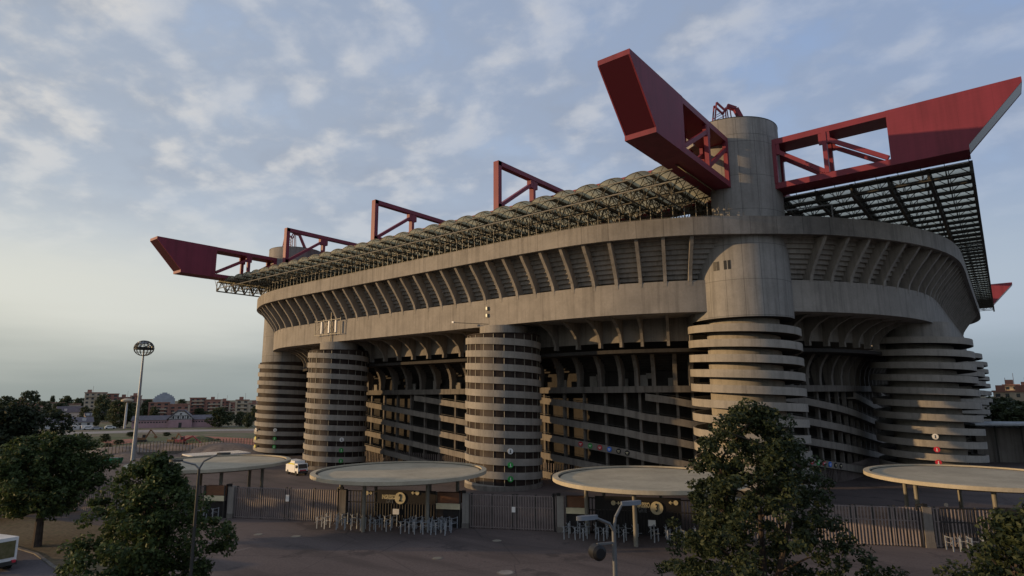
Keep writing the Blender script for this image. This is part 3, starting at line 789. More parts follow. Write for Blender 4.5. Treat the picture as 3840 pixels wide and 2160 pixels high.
for x, lb, mt in cols_:
    c = thing('fence_pillar', lb, 'pillar', tuple(fp(x)), 'concrete pillars along the fence')
    a = math.atan2(FD.y, FD.x)
    mb = MB(); mb.box(fp(x, 2.35), (.95, .6, 4.7), a); mb.build('shaft', mt, c)
    mb = MB(); mb.box(fp(x, .35, .02), (1.05, .7, .7), a); mb.build('base', 'concrete_old_shaded', c)
    mb = MB(); q = fp(x-.9, 4.9); mb.bar(fp(x-.7, 0), q, .2); mb.bar(q, q+FD*.7+FN*.3, .16); mb.box(q+FD*.8+FN*.3, (.5, .35, .35), a); mb.build('lamp_arm', 'black_plastic', c)
def bay(x0, x1, label, panel=False):
    t_ = thing('fence_panel', label, 'fence', tuple(fp((x0+x1)/2)), 'tall steel bar fence round the stadium')
    mb = MB(); L = (fp(x1)-fp(x0)).length; n = int(L/.36)
    for k in range(n+1): mb.bar(fp(x0+(x1-x0)*k/n, .12), fp(x0+(x1-x0)*k/n, 4.55), .15, .15)
    mb.build('bars', 'fence_steel', t_)
    mb = MB()
    for z in (.25, 3.0, 4.5): mb.bar(fp(x0, z, -.08), fp(x1, z, -.08), .14, .12)
    mb.build('rail', 'fence_steel', t_)
    for x in (x0+.15, (x0+x1)/2, x1-.15): MB().bar(fp(x, 0, -.16), fp(x, 4.7, -.16), .24).build('post', 'dark_steel', t_)
    return t_
bay(-92, -84.2, 'bar fence panel far left behind the two maple trees'); bay(-84, -76.6, 'bar fence panel behind the left maple crown')
bay(-66.5, -58.6, 'bar fence panel left of the sunlit beige pillar'); bay(-57.4, -49.6, 'bar fence panel right of the sunlit beige pillar with a small white notice')
bay(-49.3, -41.8, 'bar fence panel ending at the grey pillar of gate two'); bay(-23.8, -18.2, 'bar fence panel just right of the gate two pillar')
bay(-18.0, -13.0, 'bar fence panel just left of the gate three pillar'); bay(5.6, 13.0, 'bar fence panel right of gate three behind the large tree')
bay(13.2, 20.0, 'bar fence panel behind the right half of the large tree'); bay(20.2, 23.9, 'pale bar fence panel right of the large tree, left of the lit panel edge')
bay(24.1, 26.7, 'narrow bar fence panel beside the bluish grey pillar'); bay(28.0, 36, 'bar fence panel right of the bluish grey pillar'); bay(36.2, 46, 'bar fence panel at the right edge under the fourth canopy')
def text(s_, size, mat, pos, parent, name='lettering', bold=1.0):
    cu = bpy.data.curves.new(name, 'FONT'); cu.body = s_; cu.size = size*S; cu.align_x = 'CENTER'; cu.align_y = 'CENTER'; cu.extrude = .02; cu.offset = .012*bold
    tmp = bpy.data.objects.new('tmp_text', cu); scn.collection.objects.link(tmp)
    dg = bpy.context.evaluated_depsgraph_get(); dg.update()
    me = bpy.data.meshes.new_from_object(tmp.evaluated_get(dg)); bpy.data.objects.remove(tmp)
    me.materials.clear(); me.materials.append(MATS[mat]); me.name = name
    o = bpy.data.objects.new(name, me); scn.collection.objects.link(o)
    o.parent = parent; b = LOC[parent.name]; LOC[o.name] = b
    o.location = (Vector(pos)-Vector(b))*S
    o.rotation_euler = (math.pi/2, 0, math.atan2(FD.y, FD.x)); o.scale = (.6, 1.1, 1)
    return o
def gate(num, xa, xb, sx0, sx1, cu, arrow_u, label, zt=4.75):
    g = thing('entrance_gate', label, 'gate', tuple(fp((xa+xb)/2)), 'numbered entrance gates')
    a = math.atan2(FD.y, FD.x); L = (fp(sx1)-fp(sx0)).length
    mb = MB(); mb.box(fp((sx0+sx1)/2, 3.95), (L, .25, 1.7), a); mb.build('sign_board', 'gate_black', g)
    mb = MB(); mb.box(fp((sx0+sx1)/2, 1.5, -.1), (L, .12, 3.0), a)
    mb.build('gate_leaf', 'gate_black', g)
    mb = MB(); n = int((fp(xb)-fp(xa)).length/.42)
    for k in range(n+1): mb.bar(fp(xa+(xb-xa)*k/n, .1, .05), fp(xa+(xb-xa)*k/n, 4.5, .05), .1)
    for z in (.2, 3.0, 4.55): mb.bar(fp(xa, z, .05), fp(xb, z, .05), .13)
    mb.build('gate_bars', 'gate_black', g)
    return g
def sign_text(g, num, u0, u1, v1, uc, vc, rr, vg, ua, ub, va, uw, vw):
    p = on_fence((u0+u1)/2, v1, .2); w_ = (on_fence(u1, v1, .2)-on_fence(u0, v1, .2)).length
    text('INGRESSO', w_/3.1, 'sign_beige', p, g, bold=1.5)
    text('GATE', w_/3.3, 'grey_steel', on_fence((u0+u1)/2+3, vg, .2), g)
    c = on_fence(uc, vc, .14); mb = MB(); disc(mb, c, FN, rr, .1, 28); n_ = mb.build('number_disc', 'sign_beige', g)
    text(num, rr*1.55, 'sign_dark', c+FN*.14, g, 'numeral', 1.5)
    for q, d in ((ua, 1), (ub, -1)):
        c = on_fence(q, va, .14); mb = MB(); disc(mb, c, FN, .3, .08, 18); mb.build('small_disc', 'sign_beige', g)
        mb = MB(); e = c+FD*(.85*d if q == ua else .85*d)+FN*.05; mb.bar(c+FD*.4*d+FN*.05, e, .12, .12); mb.bar(e, e-FD*.25*d+Vector((0, 0, .2)), .1); mb.bar(e, e-FD*.25*d-Vector((0, 0, .2)), .1)
        mb.build('arrow', 'sign_beige', g)
    c = on_fence(uw, vw, .25); mb = MB(); mb.box(c, (.95, .08, .75), math.atan2(FD.y, FD.x)); mb.build('notice', 'white_paint', g)
g2 = gate('2', -40.6, -28.6, -36.4, -28.4, 0, 0, 'black entrance gate with the number two and a white notice')
sign_text(g2, '2', 959, 996, 1250.5, 1007, 1253, .82, 1261, 923, 1050, 1240, 996, 1287)
g3 = gate('3', -11.6, 4.4, -8.2, 1.8, 0, 0, 'black entrance gate with the number three next to the large tree')
sign_text(g3, '3', 1590, 1637, 1271, 1652, 1278, .82, 1284, 1543, 1700, 1265, 1640, 1316)
g4 = gate('4', 28.6, 40, 33.8, 44, 0, 0, 'dark entrance gate right of the bluish grey pillar, partly hidden by the right tree')
mb = MB(); c = on_fence(2380, 1270, .2); disc(mb, c, FN, .22, .06, 14); mb.build('small_disc', 'grey_steel', g4)
def kiosk(x0, x1, label):
    k_ = thing('ticket_booth', label, 'booth', tuple(fp((x0+x1)/2)), 'brown ticket booths in the fence')
    a = math.atan2(FD.y, FD.x); L = (fp(x1)-fp(x0)).length; c = (x0+x1)/2
    mb = MB(); mb.box(fp(c, 4.0, -.05), (L, 1.0, 1.4), a); mb.build('upper_panel', 'kiosk_brown', k_)
    mb = MB(); mb.box(fp(c, 2.9, .5), (L*.98, .25, .75), a); mb.build('fascia', 'sign_beige', k_)
    mb = MB(); mb.box(fp(c, 1.25, -.2), (L*.95, .7, 2.5), a); mb.build('counter_wall', 'gate_black', k_)
    for e in (-.48, .48): MB().box(fp(c, 2.4, .5)+FD*L*e, (.16, .16, 4.8), a).build('post', 'dark_steel', k_)
kiosk(-66.6-.0+4.6, -58.8, 'brown ticket booth with pale fascia left of the sunlit fence pillar')
kiosk(-28.2, -25.0, 'brown ticket booth with pale fascia at the right of gate two')
kiosk(-11.7, -9.0, 'dark ticket booth with small pale sign at the left of gate three')
nb = thing('notice_board', 'small white notice hanging on the bar fence left of gate two', 'notice', tuple(on_fence(723, 1253, .2)))
MB().box(on_fence(723, 1253, .2), (.55, .07, .95), math.atan2(FD.y, FD.x)).build('sheet', 'white_paint', nb)
nb = thing('notice_board', 'small white notice hanging on the bar fence between gates two and three', 'notice', tuple(on_fence(1292, 1282, .2)))
MB().box(on_fence(1292, 1282, .2), (.5, .07, .7), math.atan2(FD.y, FD.x)).build('sheet', 'white_paint', nb)

def canopy(cx, cy, label):
    c = thing('round_canopy', label, 'canopy', (cx, cy, 0), 'round concrete gate canopies')
    r = 12.95
    MB().lathe(cx, cy, [(.05, 6.4), (r-1.6, 6.4), (r, 6.72), (r, 7.2), (r-.75, 7.25), (r-.75, 6.98), (.05, 7.02)], 96).build('roof_disc', 'canopy_top', c, 25)
    MB().lathe(cx, cy, [(r-1.05, 7.0), (r-1.05, 7.035), (r-.8, 7.035), (r-.8, 7.0)], 96).build('gutter', 'sign_dark', c)
    for k in range(6):
        a = R(-75)+2*math.pi*k/6; x, y = cx+8.6*math.cos(a), cy+8.6*math.sin(a)
        MB().tube((x, y, 0), (x, y, 6.2), .27, .27, 14).build('column', 'tube_steel', c, 40)
canopy(-72.3, -61.0, 'leftmost round concrete canopy, behind the front maple tree')
canopy(-36.0, -49.9, 'round concrete canopy standing over gate two')
canopy(-2.9, -34.8, 'round concrete canopy over gate three, half behind the large tree')
canopy(31.6, -7.4, 'rightmost round concrete canopy, cut by the photo edge')

rnd = random.Random(4)
tp = thing('turnstile_barrier', 'pale steel turnstile barrier in front of a gate', 'barrier', (0, 0, 0), 'turnstile barriers at the gates')
MB().box((-.55, 0, .8), (.10, .13, 1.6)).build('post', 'pale_steel', tp); MB().box((.55, 0, .8), (.10, .13, 1.6)).build('post', 'pale_steel', tp)
mb = MB(); mb.bar((-.55, 0, 1.5), (.55, 0, 1.5), .07); mb.bar((-.55, 0, .9), (.55, 0, .9), .05)
for k in range(3): mb.bar((.55, 0, 1.2), (.55+.0, .7*math.cos(k*2.1), 1.2+.5*math.sin(k*2.1)), .045)
mb.build('rail', 'pale_steel', tp)
first = True
def barriers(x0, x1, n, o0, o1, label, rows):
    global first
    for i in range(n):
        for r_ in range(rows):
            o = tp if first else copy_tree(tp); first = False
            x = x0+(x1-x0)*(i+rnd.uniform(-.15, .15))/max(1, n-1); p = fp(x, 0, o0+(o1-o0)*r_/max(1, rows-1)+rnd.uniform(-.2, .2))
            o.location = p*S; o.rotation_euler = (0, 0, math.atan2(FN.y, FN.x)+rnd.uniform(-.5, .5)); o['label'] = label
barriers(-42.5, -33.2, 9, 1.5, 4.0, 'pale steel turnstile barrier in the left cluster of gate two', 2)
barriers(-31.0, -25.6, 7, 1.3, 4.6, 'pale steel turnstile barrier in the right cluster of gate two', 3)
barriers(-11.2, -3.6, 8, 1.2, 3.8, 'pale steel turnstile barrier in the left cluster of gate three', 2)
barriers(-1.4, 3.0, 4, 1.2, 3.4, 'pale steel turnstile barrier at gate three beside the large tree', 2)
barriers(28.8, 31.8, 4, 1.0, 1.0, 'white steel turnstile barrier beside the bluish grey pillar', 1)
barriers(-62.5, -59.5, 3, 1.0, 2.0, 'grey steel turnstile barrier beside the sunlit fence pillar', 1)

for i, (u, v, r_, lb) in enumerate(((1272, 1441, .75, 'pale manhole cover at the bottom centre of the plaza'), (1250, 1361, .5, 'small manhole cover on the plaza left of the lamp post'), (650, 1345, .5, 'small manhole cover on the plaza below the beige pillar'), (745, 1350, .55, 'manhole cover on the plaza near the fence left of gate two'), (1100, 1405, .5, 'dull manhole cover in the dark middle of the plaza'))):
    p = G(u, v); mh = thing('manhole_cover', lb, 'manhole', (p.x, p.y, 0), 'manhole covers on the plaza')
    MB().tube((p.x, p.y, 0.0), (p.x, p.y, .05), r_*1.25, r_*1.25, 24).build('frame', 'concrete_old_shaded', mh)
    MB().tube((p.x, p.y, 0.0), (p.x, p.y, .06), r_, r_, 24).build('lid', 'tube_steel' if i else 'concrete', mh)
# ================================================================= LAMP POSTS
def arm_lamp(base, h, yaw, label, box=False, s=1.0, reach=(1.7, 1.7)):
    l = thing('street_lamp', label, 'street lamp', tuple(base))
    b = Vector(base)
    MB().tube(b, b+Vector((0, 0, h-1.0)), .15*s, .09*s, 12).build('pole', 'grey_steel' if box else 'dark_steel', l, 40)
    A = Vector((math.cos(yaw), math.sin(yaw), 0)); top = b+Vector((0, 0, h-1.0))
    for sg, up, rch in ((-1, .55, reach[0]), (1, 1.0, reach[1])):
        mb = MB(); p = top; pts = [top, top+A*sg*rch*.25+Vector((0, 0, up*.55)), top+A*sg*rch+Vector((0, 0, up))]
        for q0, q1 in zip(pts, pts[1:]): mb.tube(q0, q1, .07, .06, 8)
        e = pts[-1]
        mb.build('arm', 'grey_steel', l, 40)
        hd = MB(); Bv = Vector((-A.y, A.x, 0))
        o = [(0, .07), (.2, .14), (.6, .17), (.85, .12), (.95, .03)]
        vs = []; 
        for dz_, sc in ((-.06, 1.0), (.10, .75)):
            for a_, w_ in o: vs.append(e+A*sg*a_+Bv*w_*sc+Vector((0, 0, dz_+.05)))
            for a_, w_ in reversed(o): vs.append(e+A*sg*a_-Bv*w_*sc+Vector((0, 0, dz_+.05)))
        n = 10; hd.add(vs, [tuple(range(n-1, -1, -1)), tuple(range(n, 2*n))]+[(k, (k+1) % n, n+(k+1) % n, n+k) for k in range(n)])
        hd.build('lamp_head', 'lamp_grey' if box else 'dark_steel', l, 30)
    if box:
        c = top+Vector((0, 0, -.75)); mb = MB(); mb.bar(c+Vector((0, 0, .3)), c+Vector((0, 0, .3))-A*.8, .08); mb.build('bracket', 'grey_steel', l)
        c2 = c-A*.8; mb = MB(); Bv = Vector((-A.y, A.x, 0))
        mb.tube(c2-Bv*.2, c2+Bv*.2, .31, .31, 20); mb.tube(c2+Bv*.2, c2+Bv*.3, .31, .2, 20); mb.tube(c2-Bv*.3, c2-Bv*.2, .2, .31, 20); mb.build('round_beacon', 'black_plastic', l, 40)
camyaw = math.atan2(R_.y, R_.x)
arm_lamp(atdepth(1533, 27), 13.5, camyaw+.35, 'grey double arm street lamp with black round beacon, in front of gate three', True, 1.0, (.75, .4))
arm_lamp(atdepth(515, 52), 13.9, camyaw+.1, 'dark double arm street lamp in front of the left maple tree', False, 1.0, (1.2, 1.2))
arm_lamp(atdepth(143, 100), 12.6, camyaw+.2, 'thin dark street lamp on the grass verge beside the leftmost maple trunk', False, 1.0, (2.0, 2.0))

# tall light mast with a ball of floodlights
mp = (-164.9, -39.6, 0)
ms = thing('light_mast', 'tall pale mast topped with a dark ball of floodlights', 'light mast', mp)
MB().tube(mp, (mp[0], mp[1], 32.4), .62, .22, 16).build('pole', 'pale_steel', ms, 40)
mb = MB(); zc0, rb = 32.9, 2.7
for k in range(8):
    a = math.pi*k/8; pr = None
    for j in range(17):
        b = 2*math.pi*j/16; p = Vector((mp[0]+rb*math.cos(b)*math.cos(a), mp[1]+rb*math.cos(b)*math.sin(a), zc0+rb*.86*math.sin(b)))
        if pr is not None: mb.bar(pr, p, .12)
        pr = p
for zl, f in ((-1.2, .78), (-.3, .99), (.55, .95), (1.2, .78)):
    pr = None
    for j in range(25):
        b = 2*math.pi*j/24; p = Vector((mp[0]+rb*f*math.cos(b), mp[1]+rb*f*math.sin(b), zc0+zl))
        if pr is not None: mb.bar(pr, p, .14 if zl > 0 else .1)
        pr = p
mb.build('ball_frame', 'dark_steel', ms)
MB().lathe(mp[0], mp[1], [(.1, zc0-.5), (2.5, zc0-.4), (2.62, zc0+.1), (2.3, zc0+.15)], 32).build('lamp_ring', 'dark_steel', ms, 30)
rr_ = random.Random(3); mb = MB()
for j in range(70):
    b = rr_.uniform(0, 6.28); e = rr_.uniform(.15, 1.45); q = rb*.93
    mb.box((mp[0]+q*math.cos(b)*math.cos(e), mp[1]+q*math.sin(b)*math.cos(e), zc0+q*.86*math.sin(e)), (.42, .42, .38), b)
mb.build('lamp_cluster', 'pale_steel', ms)

# ================================================================= VEHICLES
def truck(pos, yaw, label):
    t_ = thing('delivery_truck', label, 'truck', (0, 0, 0)); 
    MB().box((-1.4, 0, 2.3), (5.6, 2.9, 3.1)).build('cargo_box', 'white_paint', t_)
    mb = MB(); mb.prism([(1.5, -1.4, .7), (3.6, -1.4, .7), (3.6, -1.4, 1.9), (3.2, -1.4, 3.2), (1.5, -1.4, 3.2)], (0, 2.8, 0)); cb = mb.build('cab', 'white_paint', t_)
    mb = MB(); mb.prism([(3.63, -1.2, 1.95), (3.26, -1.2, 3.05), (3.29, -1.2, 3.06), (3.66, -1.2, 1.96)], (0, 2.4, 0)); mb.build('windscreen', 'window_glass', cb)
    for y in (-1.42, 1.42): MB().box((2.5, y, 2.4), (1.1, .06, .8)).build('side_window', 'window_glass', cb)
    MB().box((3.65, 0, 1.0), (.16, 2.8, .5)).build('bumper', 'dark_steel', t_)
    MB().box((3.64, 0, 1.45), (.06, 1.8, .3)).build('grille', 'sign_red', t_)
    MB().box((-1.4, -1.47, 3.0), (5.5, .04, .35)).build('stripe', 'yellow_paint', t_)
    for x in (-2.9, 2.4):
        for y in (-1.2, 1.2): MB().tube((x, y-.25, .65), (x, y+.25, .65), .65, .65, 18).build('wheel', 'tyre', t_, 40)
    for y in (-1.6, 1.6): MB().box((3.3, y, 2.5), (.12, .3, .6)).build('mirror', 'dark_steel', t_)
    t_.location = Vector(pos)*S; t_.rotation_euler = (0, 0, yaw); return t_
tp_ = G(747, 1194)
truck(tp_, math.atan2(CY-tp_.y, CX-tp_.x)+.42, 'white box truck with yellow stripe parked between the two left canopies').scale = (.86, .86, .86)
vp = G(-42, 1430); va = thing('white_van', 'white van seen from behind with large rear window at the lower left edge', 'van', (0, 0, 0))
MB().prism([(-3.6, -1.5, .6), (3.4, -1.5, .6), (3.4, -1.5, 1.7), (2.4, -1.5, 3.1), (-3.6, -1.5, 3.4)], (0, 3.0, 0)).build('body', 'white_paint', va)
m, T = newmat('pane_reflect'); finish(T, T.ramp(noise(T, geo(T), 3, 3), [(0.35, (0.10, 0.095, 0.04)), (0.65, (0.16, 0.14, 0.075))]), 0.15, spec=.5)  # reflected grass painted into the pane colour
MB().box((-3.63, 0, 2.2), (.06, 2.5, 1.7)).build('rear_window', 'pane_reflect', va)
MB().box((.2, -1.53, 2.25), (5.4, .06, 1.5)).build('side_window', 'pane_reflect', va)
MB().box((-3.7, 0, .8), (.3, 3.0, .4)).build('bumper', 'dark_steel', va)
for y in (-1.2, 1.2): MB().box((-3.74, y, .95), (.26, .35, .25)).build('tail_light', 'sign_red', va)
for x in (-2.3, 2.2):
    for y in (-1.3, 1.3): MB().tube((x, y-.2, .6), (x, y+.2, .6), .6, .6, 18).build('wheel', 'tyre', va, 40)
va.location = Vector(vp)*S; va.rotation_euler = (0, 0, math.atan2(CY-vp.y, CX-vp.x)+math.pi+.35)
def container(pos, yaw, mat, label, d=(6, 2.5, 2.3)):
    c = thing('skip_container', label, 'container', (0, 0, 0)); x, y, z = d
    mb = MB(); mb.prism([(-x/2+.4, -y/2, 0), (x/2-.4, -y/2, 0), (x/2, -y/2, z), (-x/2, -y/2, z)], (0, y, 0)); mb.build('body', mat, c)
    mb = MB()
    for k in range(7): mb.box((-x/2+.7+k*(x-1.4)/6, -y/2-.06, z/2), (.16, .12, z*.9)); mb.box((-x/2+.7+k*(x-1.4)/6, y/2+.06, z/2), (.16, .12, z*.9))
    mb.build('rib', mat, c)
    MB().box((0, 0, z+.06), (x-.2, y-.2, .12)).build('load', 'sign_dark', c)
    c.location = Vector(pos)*S; c.rotation_euler = (0, 0, yaw)
container(G(403, 1173), R(55), 'skip_green', 'green ribbed skip container beside the base of the tall light mast')
container(G(432, 1176), R(55), 'orange_paint', 'rusty orange open skip right of the green skip container', (5.2, 2.5, 1.2))
container(G(276, 1166), R(40), 'skip_green', 'low green skip container near the left maple crown', (6, 2.5, 1.5))
def digger(pos, yaw, mat, label, s=1.0, down=False):
    d = thing('excavator', label, 'excavator', (0, 0, 0))
    for y in (-1.5, 1.5):
        MB().prism([(-2.6, y-.45, .3), (-2.2, y-.45, 0), (2.2, y-.45, 0), (2.6, y-.45, .3), (2.6, y-.45, .8), (2.2, y-.45, 1.1), (-2.2, y-.45, 1.1), (-2.6, y-.45, .8)], (0, .9, 0)).build('track', 'dark_steel', d)
    MB().prism([(-2.6, -1.4, 1.2), (2.0, -1.4, 1.2), (2.0, -1.4, 2.2), (-2.6, -1.4, 2.8)], (0, 2.8, 0)).build('body', mat, d)
    mb = MB(); mb.prism([(.2, -1.4, 2.2), (2.2, -1.4, 2.2), (1.9, -1.4, 4.2), (.4, -1.4, 4.2)], (0, 1.4, 0)); cb = mb.build('cab', mat, d)
    MB().box((1.2, -1.43, 3.2), (1.3, .05, 1.4)).build('window', 'window_glass', cb)
    mb = MB()
    if down: mb.bar((1.8, .5, 2.2), (6.0, .5, 4.2), .6, .8); mb.bar((6.0, .5, 4.2), (10.5, .5, .9), .5, .6)
    else: mb.bar((1.8, .5, 2.2), (4.0, .5, 6.6), .6, .8); mb.bar((4.0, .5, 6.6), (6.6, .5, 3.4), .5, .6)
    mb.build('boom', mat, d)
    x, z = (10.5, .8) if down else (6.6, 3.2)
    MB().prism([(x-.8, -.3, z), (x+.8, -.3, z+.2), (x+1.0, -.3, z-1.0), (x, -.3, z-1.5), (x-.8, -.3, z-.8)], (0, 1.6, 0)).build('bucket', mat, d)
    d.location = Vector(pos)*S; d.rotation_euler = (0, 0, yaw); d.scale = (s,)*3
digger(G(356, 1112), R(60), 'orange_paint', 'upright orange excavator right of the tall mast on the building site', .75)
digger(G(432, 1115), R(35), 'orange_paint', 'small yellowish excavator on the brown soil left of the red one', .6)
digger(G(455, 1118), R(35), 'digger_red', 'red excavator with long boom laid low on the soil', .75, True)
# parked cars far away
def car(pos, yaw, mat, label):
    c = thing('parked_car', label, 'car', (0, 0, 0), 'cars parked by the pink building')
    MB().prism([(-2.9, -1.2, .4), (2.9, -1.2, .4), (2.9, -1.2, 1.1), (1.6, -1.2, 1.3), (.8, -1.2, 2.0), (-1.8, -1.2, 2.0), (-2.8, -1.2, 1.3)], (0, 2.4, 0)).build('body', mat, c)
    MB().box((-.4, 0, 1.65), (2.6, 2.46, .45)).build('window', 'window_glass', c)
    for x in (-1.8, 1.8):
        for y in (-1.1, 1.1): MB().tube((x, y-.15, .45), (x, y+.15, .45), .45, .45, 12).build('wheel', 'tyre', c)
    c.location = Vector(pos)*S; c.rotation_euler = (0, 0, yaw)
for u, v, mt, lb in ((168, 1082, 'white_paint', 'leftmost pale car parked below the far willow trees'), (186, 1081, 'grey_wall', 'grey car parked left of the white car below the far trees'), (222, 1081, 'white_paint', 'white car parked in front of the rounded willow'), (243, 1081, 'grey_wall', 'grey car parked right of the white car by the willow'), (277, 1079, 'white_paint', 'white car parked at the left end of the pink building')):
    car(G(u, v), R(75), mt, lb)

# ================================================================= far buildings and street furniture
def hb(d, mb, x0, x1, z0, z1, dep, y=0): mb.box(((x0+x1)/2, y+dep/2, (z0+z1)/2), (x1-x0, dep, z1-z0)); return mb
def facing(o, pos, extra=0.0):
    o.location = Vector((pos.x, pos.y, 0))*S; o.rotation_euler = (0, 0, math.atan2(pos.x-CX, -(pos.y-CY))+math.pi+extra) if False else (0, 0, math.atan2(pos.y-CY, pos.x-CX)-math.pi/2+extra)
def upx(dist): return dist*1.49/FPX*1.12       # metres-units per 2576-pixel near the left edge
def apartment(u0, u1, vtop, dist, floors, wall, label, seed, vbot=1062):
    """block between two picture columns at a given distance, its local -y side faces the viewer"""
    c = atdepth((u0+u1)/2, dist); o = thing('apartment_block', label, 'building', (0, 0, 0)); q = random.Random(seed)
    A = atdepth(u0, dist); B = atdepth(u1, dist); wd = (B-A).length
    dirc = (c-Vector((CX, CY, 0))).length
    hgt = CZ+(1002-vtop)*1.49/FPX*dist*.86
    seg = max(2, int(wd/14)); x = -wd/2
    wl, bl, rf = MB(), MB(), MB(); wins = []
    fh = hgt/floors
    for i in range(seg):
        w_ = wd/seg; dz_ = q.choice((0, -fh*.55, 0, -fh, -.4*fh)) if i else 0; dep = 14+q.uniform(-2, 2); y0 = q.uniform(-1.5, 1.5)
        h_ = hgt+dz_; wl.box((x+w_/2, y0+dep/2, h_/2), (w_+.01*i, dep, h_)); rf.box((x+w_/2, y0+dep/2, h_+.35), (w_+.9, dep+.9, .7))
        nw = max(2, int(w_/4.2))
        for f in range(int(h_/fh)):
            z = (f+.55)*fh
            for k in range(nw):
                xx = x+w_*(k+.5)/nw
                wins.append(((xx, y0-.02, z), (w_/nw*.48, .2, fh*.5)))
            if q.random() < .6:
                bl.box((x+w_*.5, y0-.7, z-fh*.36), (w_*.7, 1.5, fh*.34))
        if q.random() < .8: bl.box((x+w_*q.choice((.05, .95)), y0-.25, h_/2), (1.6, .5, h_*.98))
        if q.random() < .6: rf.box((x+w_*.4, y0+5, h_+1.6), (3.2, 3.2, 2.6)); rf.bar((x+w_*.7, y0+4, h_), (x+w_*.7, y0+4, h_+6), .18)
        x += w_
    wl.build('wall', wall, o); 
    for c_, d_ in wins[:100]: MB().box(c_, d_).build('window', 'window_glass', o)
    bl.build('balcony', 'cream_wall', o); rf.build('roof', 'brick_wall', o)
    facing(o, c); return o
apartment(212, 268, 989, 640, 7, 'cream_wall', 'beige apartment block, tallest at the left, behind the willow trees', 1)
apartment(266, 330, 992, 655, 7, 'brick_wall', 'brick and beige apartment block just left of the tall mast', 2)
apartment(328, 384, 997, 670, 6, 'brick_wall', 'brick apartment block with a dark chimney right of the tall mast', 3)
apartment(376, 480, 1014, 600, 5, 'brick_wall', 'lower brick apartment block with balconies in front of the blue dome', 4)
apartment(478, 560, 1003, 620, 6, 'brick_wall', 'reddish apartment block with pale stair strips above the gabled building', 5)
apartment(556, 600, 1012, 640, 6, 'brick_wall', 'plain red brick apartment block right of the one with stair strips', 6)
apartment(594, 660, 1009, 560, 5, 'cream_wall', 'pale apartment block with terraces beside the far left stadium tower', 7)
apartment(36, 110, 1013, 700, 5, 'brick_wall', 'distant brick block with red roof left of the willow trees', 8)
apartment(120, 205, 1012, 760, 5, 'cream_wall', 'distant pale block half hidden by trees at the left', 9)
apartment(2500, 2600, 1000, 330, 6, 'cream_wall', 'apartment block with balconies behind the right end of the stadium', 10)
apartment(2528, 2610, 986, 380, 8, 'cream_wall', 'taller pale block behind the balcony block at the right edge', 11)
dm = thing('domed_block', 'blue grey stepped tower block with a domed top far behind the apartments', 'building', (0, 0, 0))
hh = CZ+(1002-1003)*1.49/FPX*800*.86
for i, (w_, z0, z1) in enumerate(((17, 0, 18), (15, 18, 20), (12, 20, 21.5), (8, 21.5, 23), (4, 23, 24.3))):
    MB().box((0, 0, (z0+z1)/2), (w_*1.25, w_, z1-z0)).build('storey', 'grey_wall', dm)
facing(dm, atdepth(413, 800))
# long pink building with gabled centre
pk = thing('pink_building', 'long low pink building with grey roof and white half timbered gable', 'building', (0, 0, 0))
PA, PB = G(330, 1078), G(545, 1073); Lp = (PB-PA).length; H1, H2 = 4.7, 7.4
def gable_roof(mb, x0, x1, y0, y1, z0, z1, ov=.6):
    ym = (y0+y1)/2
    mb.prism([(x0-ov, y0-ov, z0), (x0-ov, y1+ov, z0), (x0-ov, ym, z1)], (x1-x0+2*ov, 0, 0)); return mb
MB().box((0, 6, H1/2), (Lp, 12, H1)).build('wall', 'pink_wall', pk)
gable_roof(MB(), -Lp/2, Lp/2, 0, 12, H1, H2).build('roof', 'slate_roof', pk)
for k in range(30):
    xx = -Lp/2+Lp*(k+.5)/30
    if abs(xx-Lp*.06) > 7.2: MB().box((xx, -.03, H1*.72), (.95, .15, .7)).build('window', 'window_glass', pk)
gx = Lp*.06
gb = MB(); gb.prism([(gx-6.4, -2.5, 0), (gx+6.4, -2.5, 0), (gx+6.4, -2.5, 5.6), (gx+1.9, -2.5, 9.7), (gx-1.9, -2.5, 9.7), (gx-6.4, -2.5, 5.6)], (0, 11, 0)); gb.build('gable_wall', 'white_wall', pk)
rf = MB()
for a, b in (((gx-7.6, 4.7), (gx-1.8, 10.2)), ((gx+7.6, 4.7), (gx+1.8, 10.2)), ((gx-2.0, 10.1), (gx+2.0, 10.1))):
    rf.prism([(a[0], -3.1, a[1]), (b[0], -3.1, b[1]), (b[0], -3.1, b[1]+.6), (a[0], -3.1, a[1]+.6)], (0, 13, 0))
rf.build('gable_roof', 'slate_roof', pk)
MB().box((gx, -2.56, 2.35), (12.9, .14, 4.7)).build('gable_base', 'pink_wall', pk)
tm = MB()
for k in range(-4, 5): tm.box((gx+k*1.3, -2.56, 6.2), (.25, .1, 1.9))
tm.box((gx, -2.58, 5.1), (12.4, .1, .35)); tm.box((gx, -2.58, 7.2), (8.6, .1, .3)); tm.build('timber_frame', 'sign_dark', pk)
wn = MB()
for k in (-4, -1.3, 1.3, 4): wn.box((gx+k, -2.6, 6.2), (1.0, .1, 1.3))
wn.box((gx, -2.66, 1.5), (1.7, .1, 3.0)); wn.box((gx, -2.6, 8.3), (1.0, .1, .9)); wn.build('gable_window', 'window_glass', pk)
facing(pk, (PA+PB)/2); pk.rotation_euler = (0, 0, math.atan2(PB.y-PA.y, PB.x-PA.x))
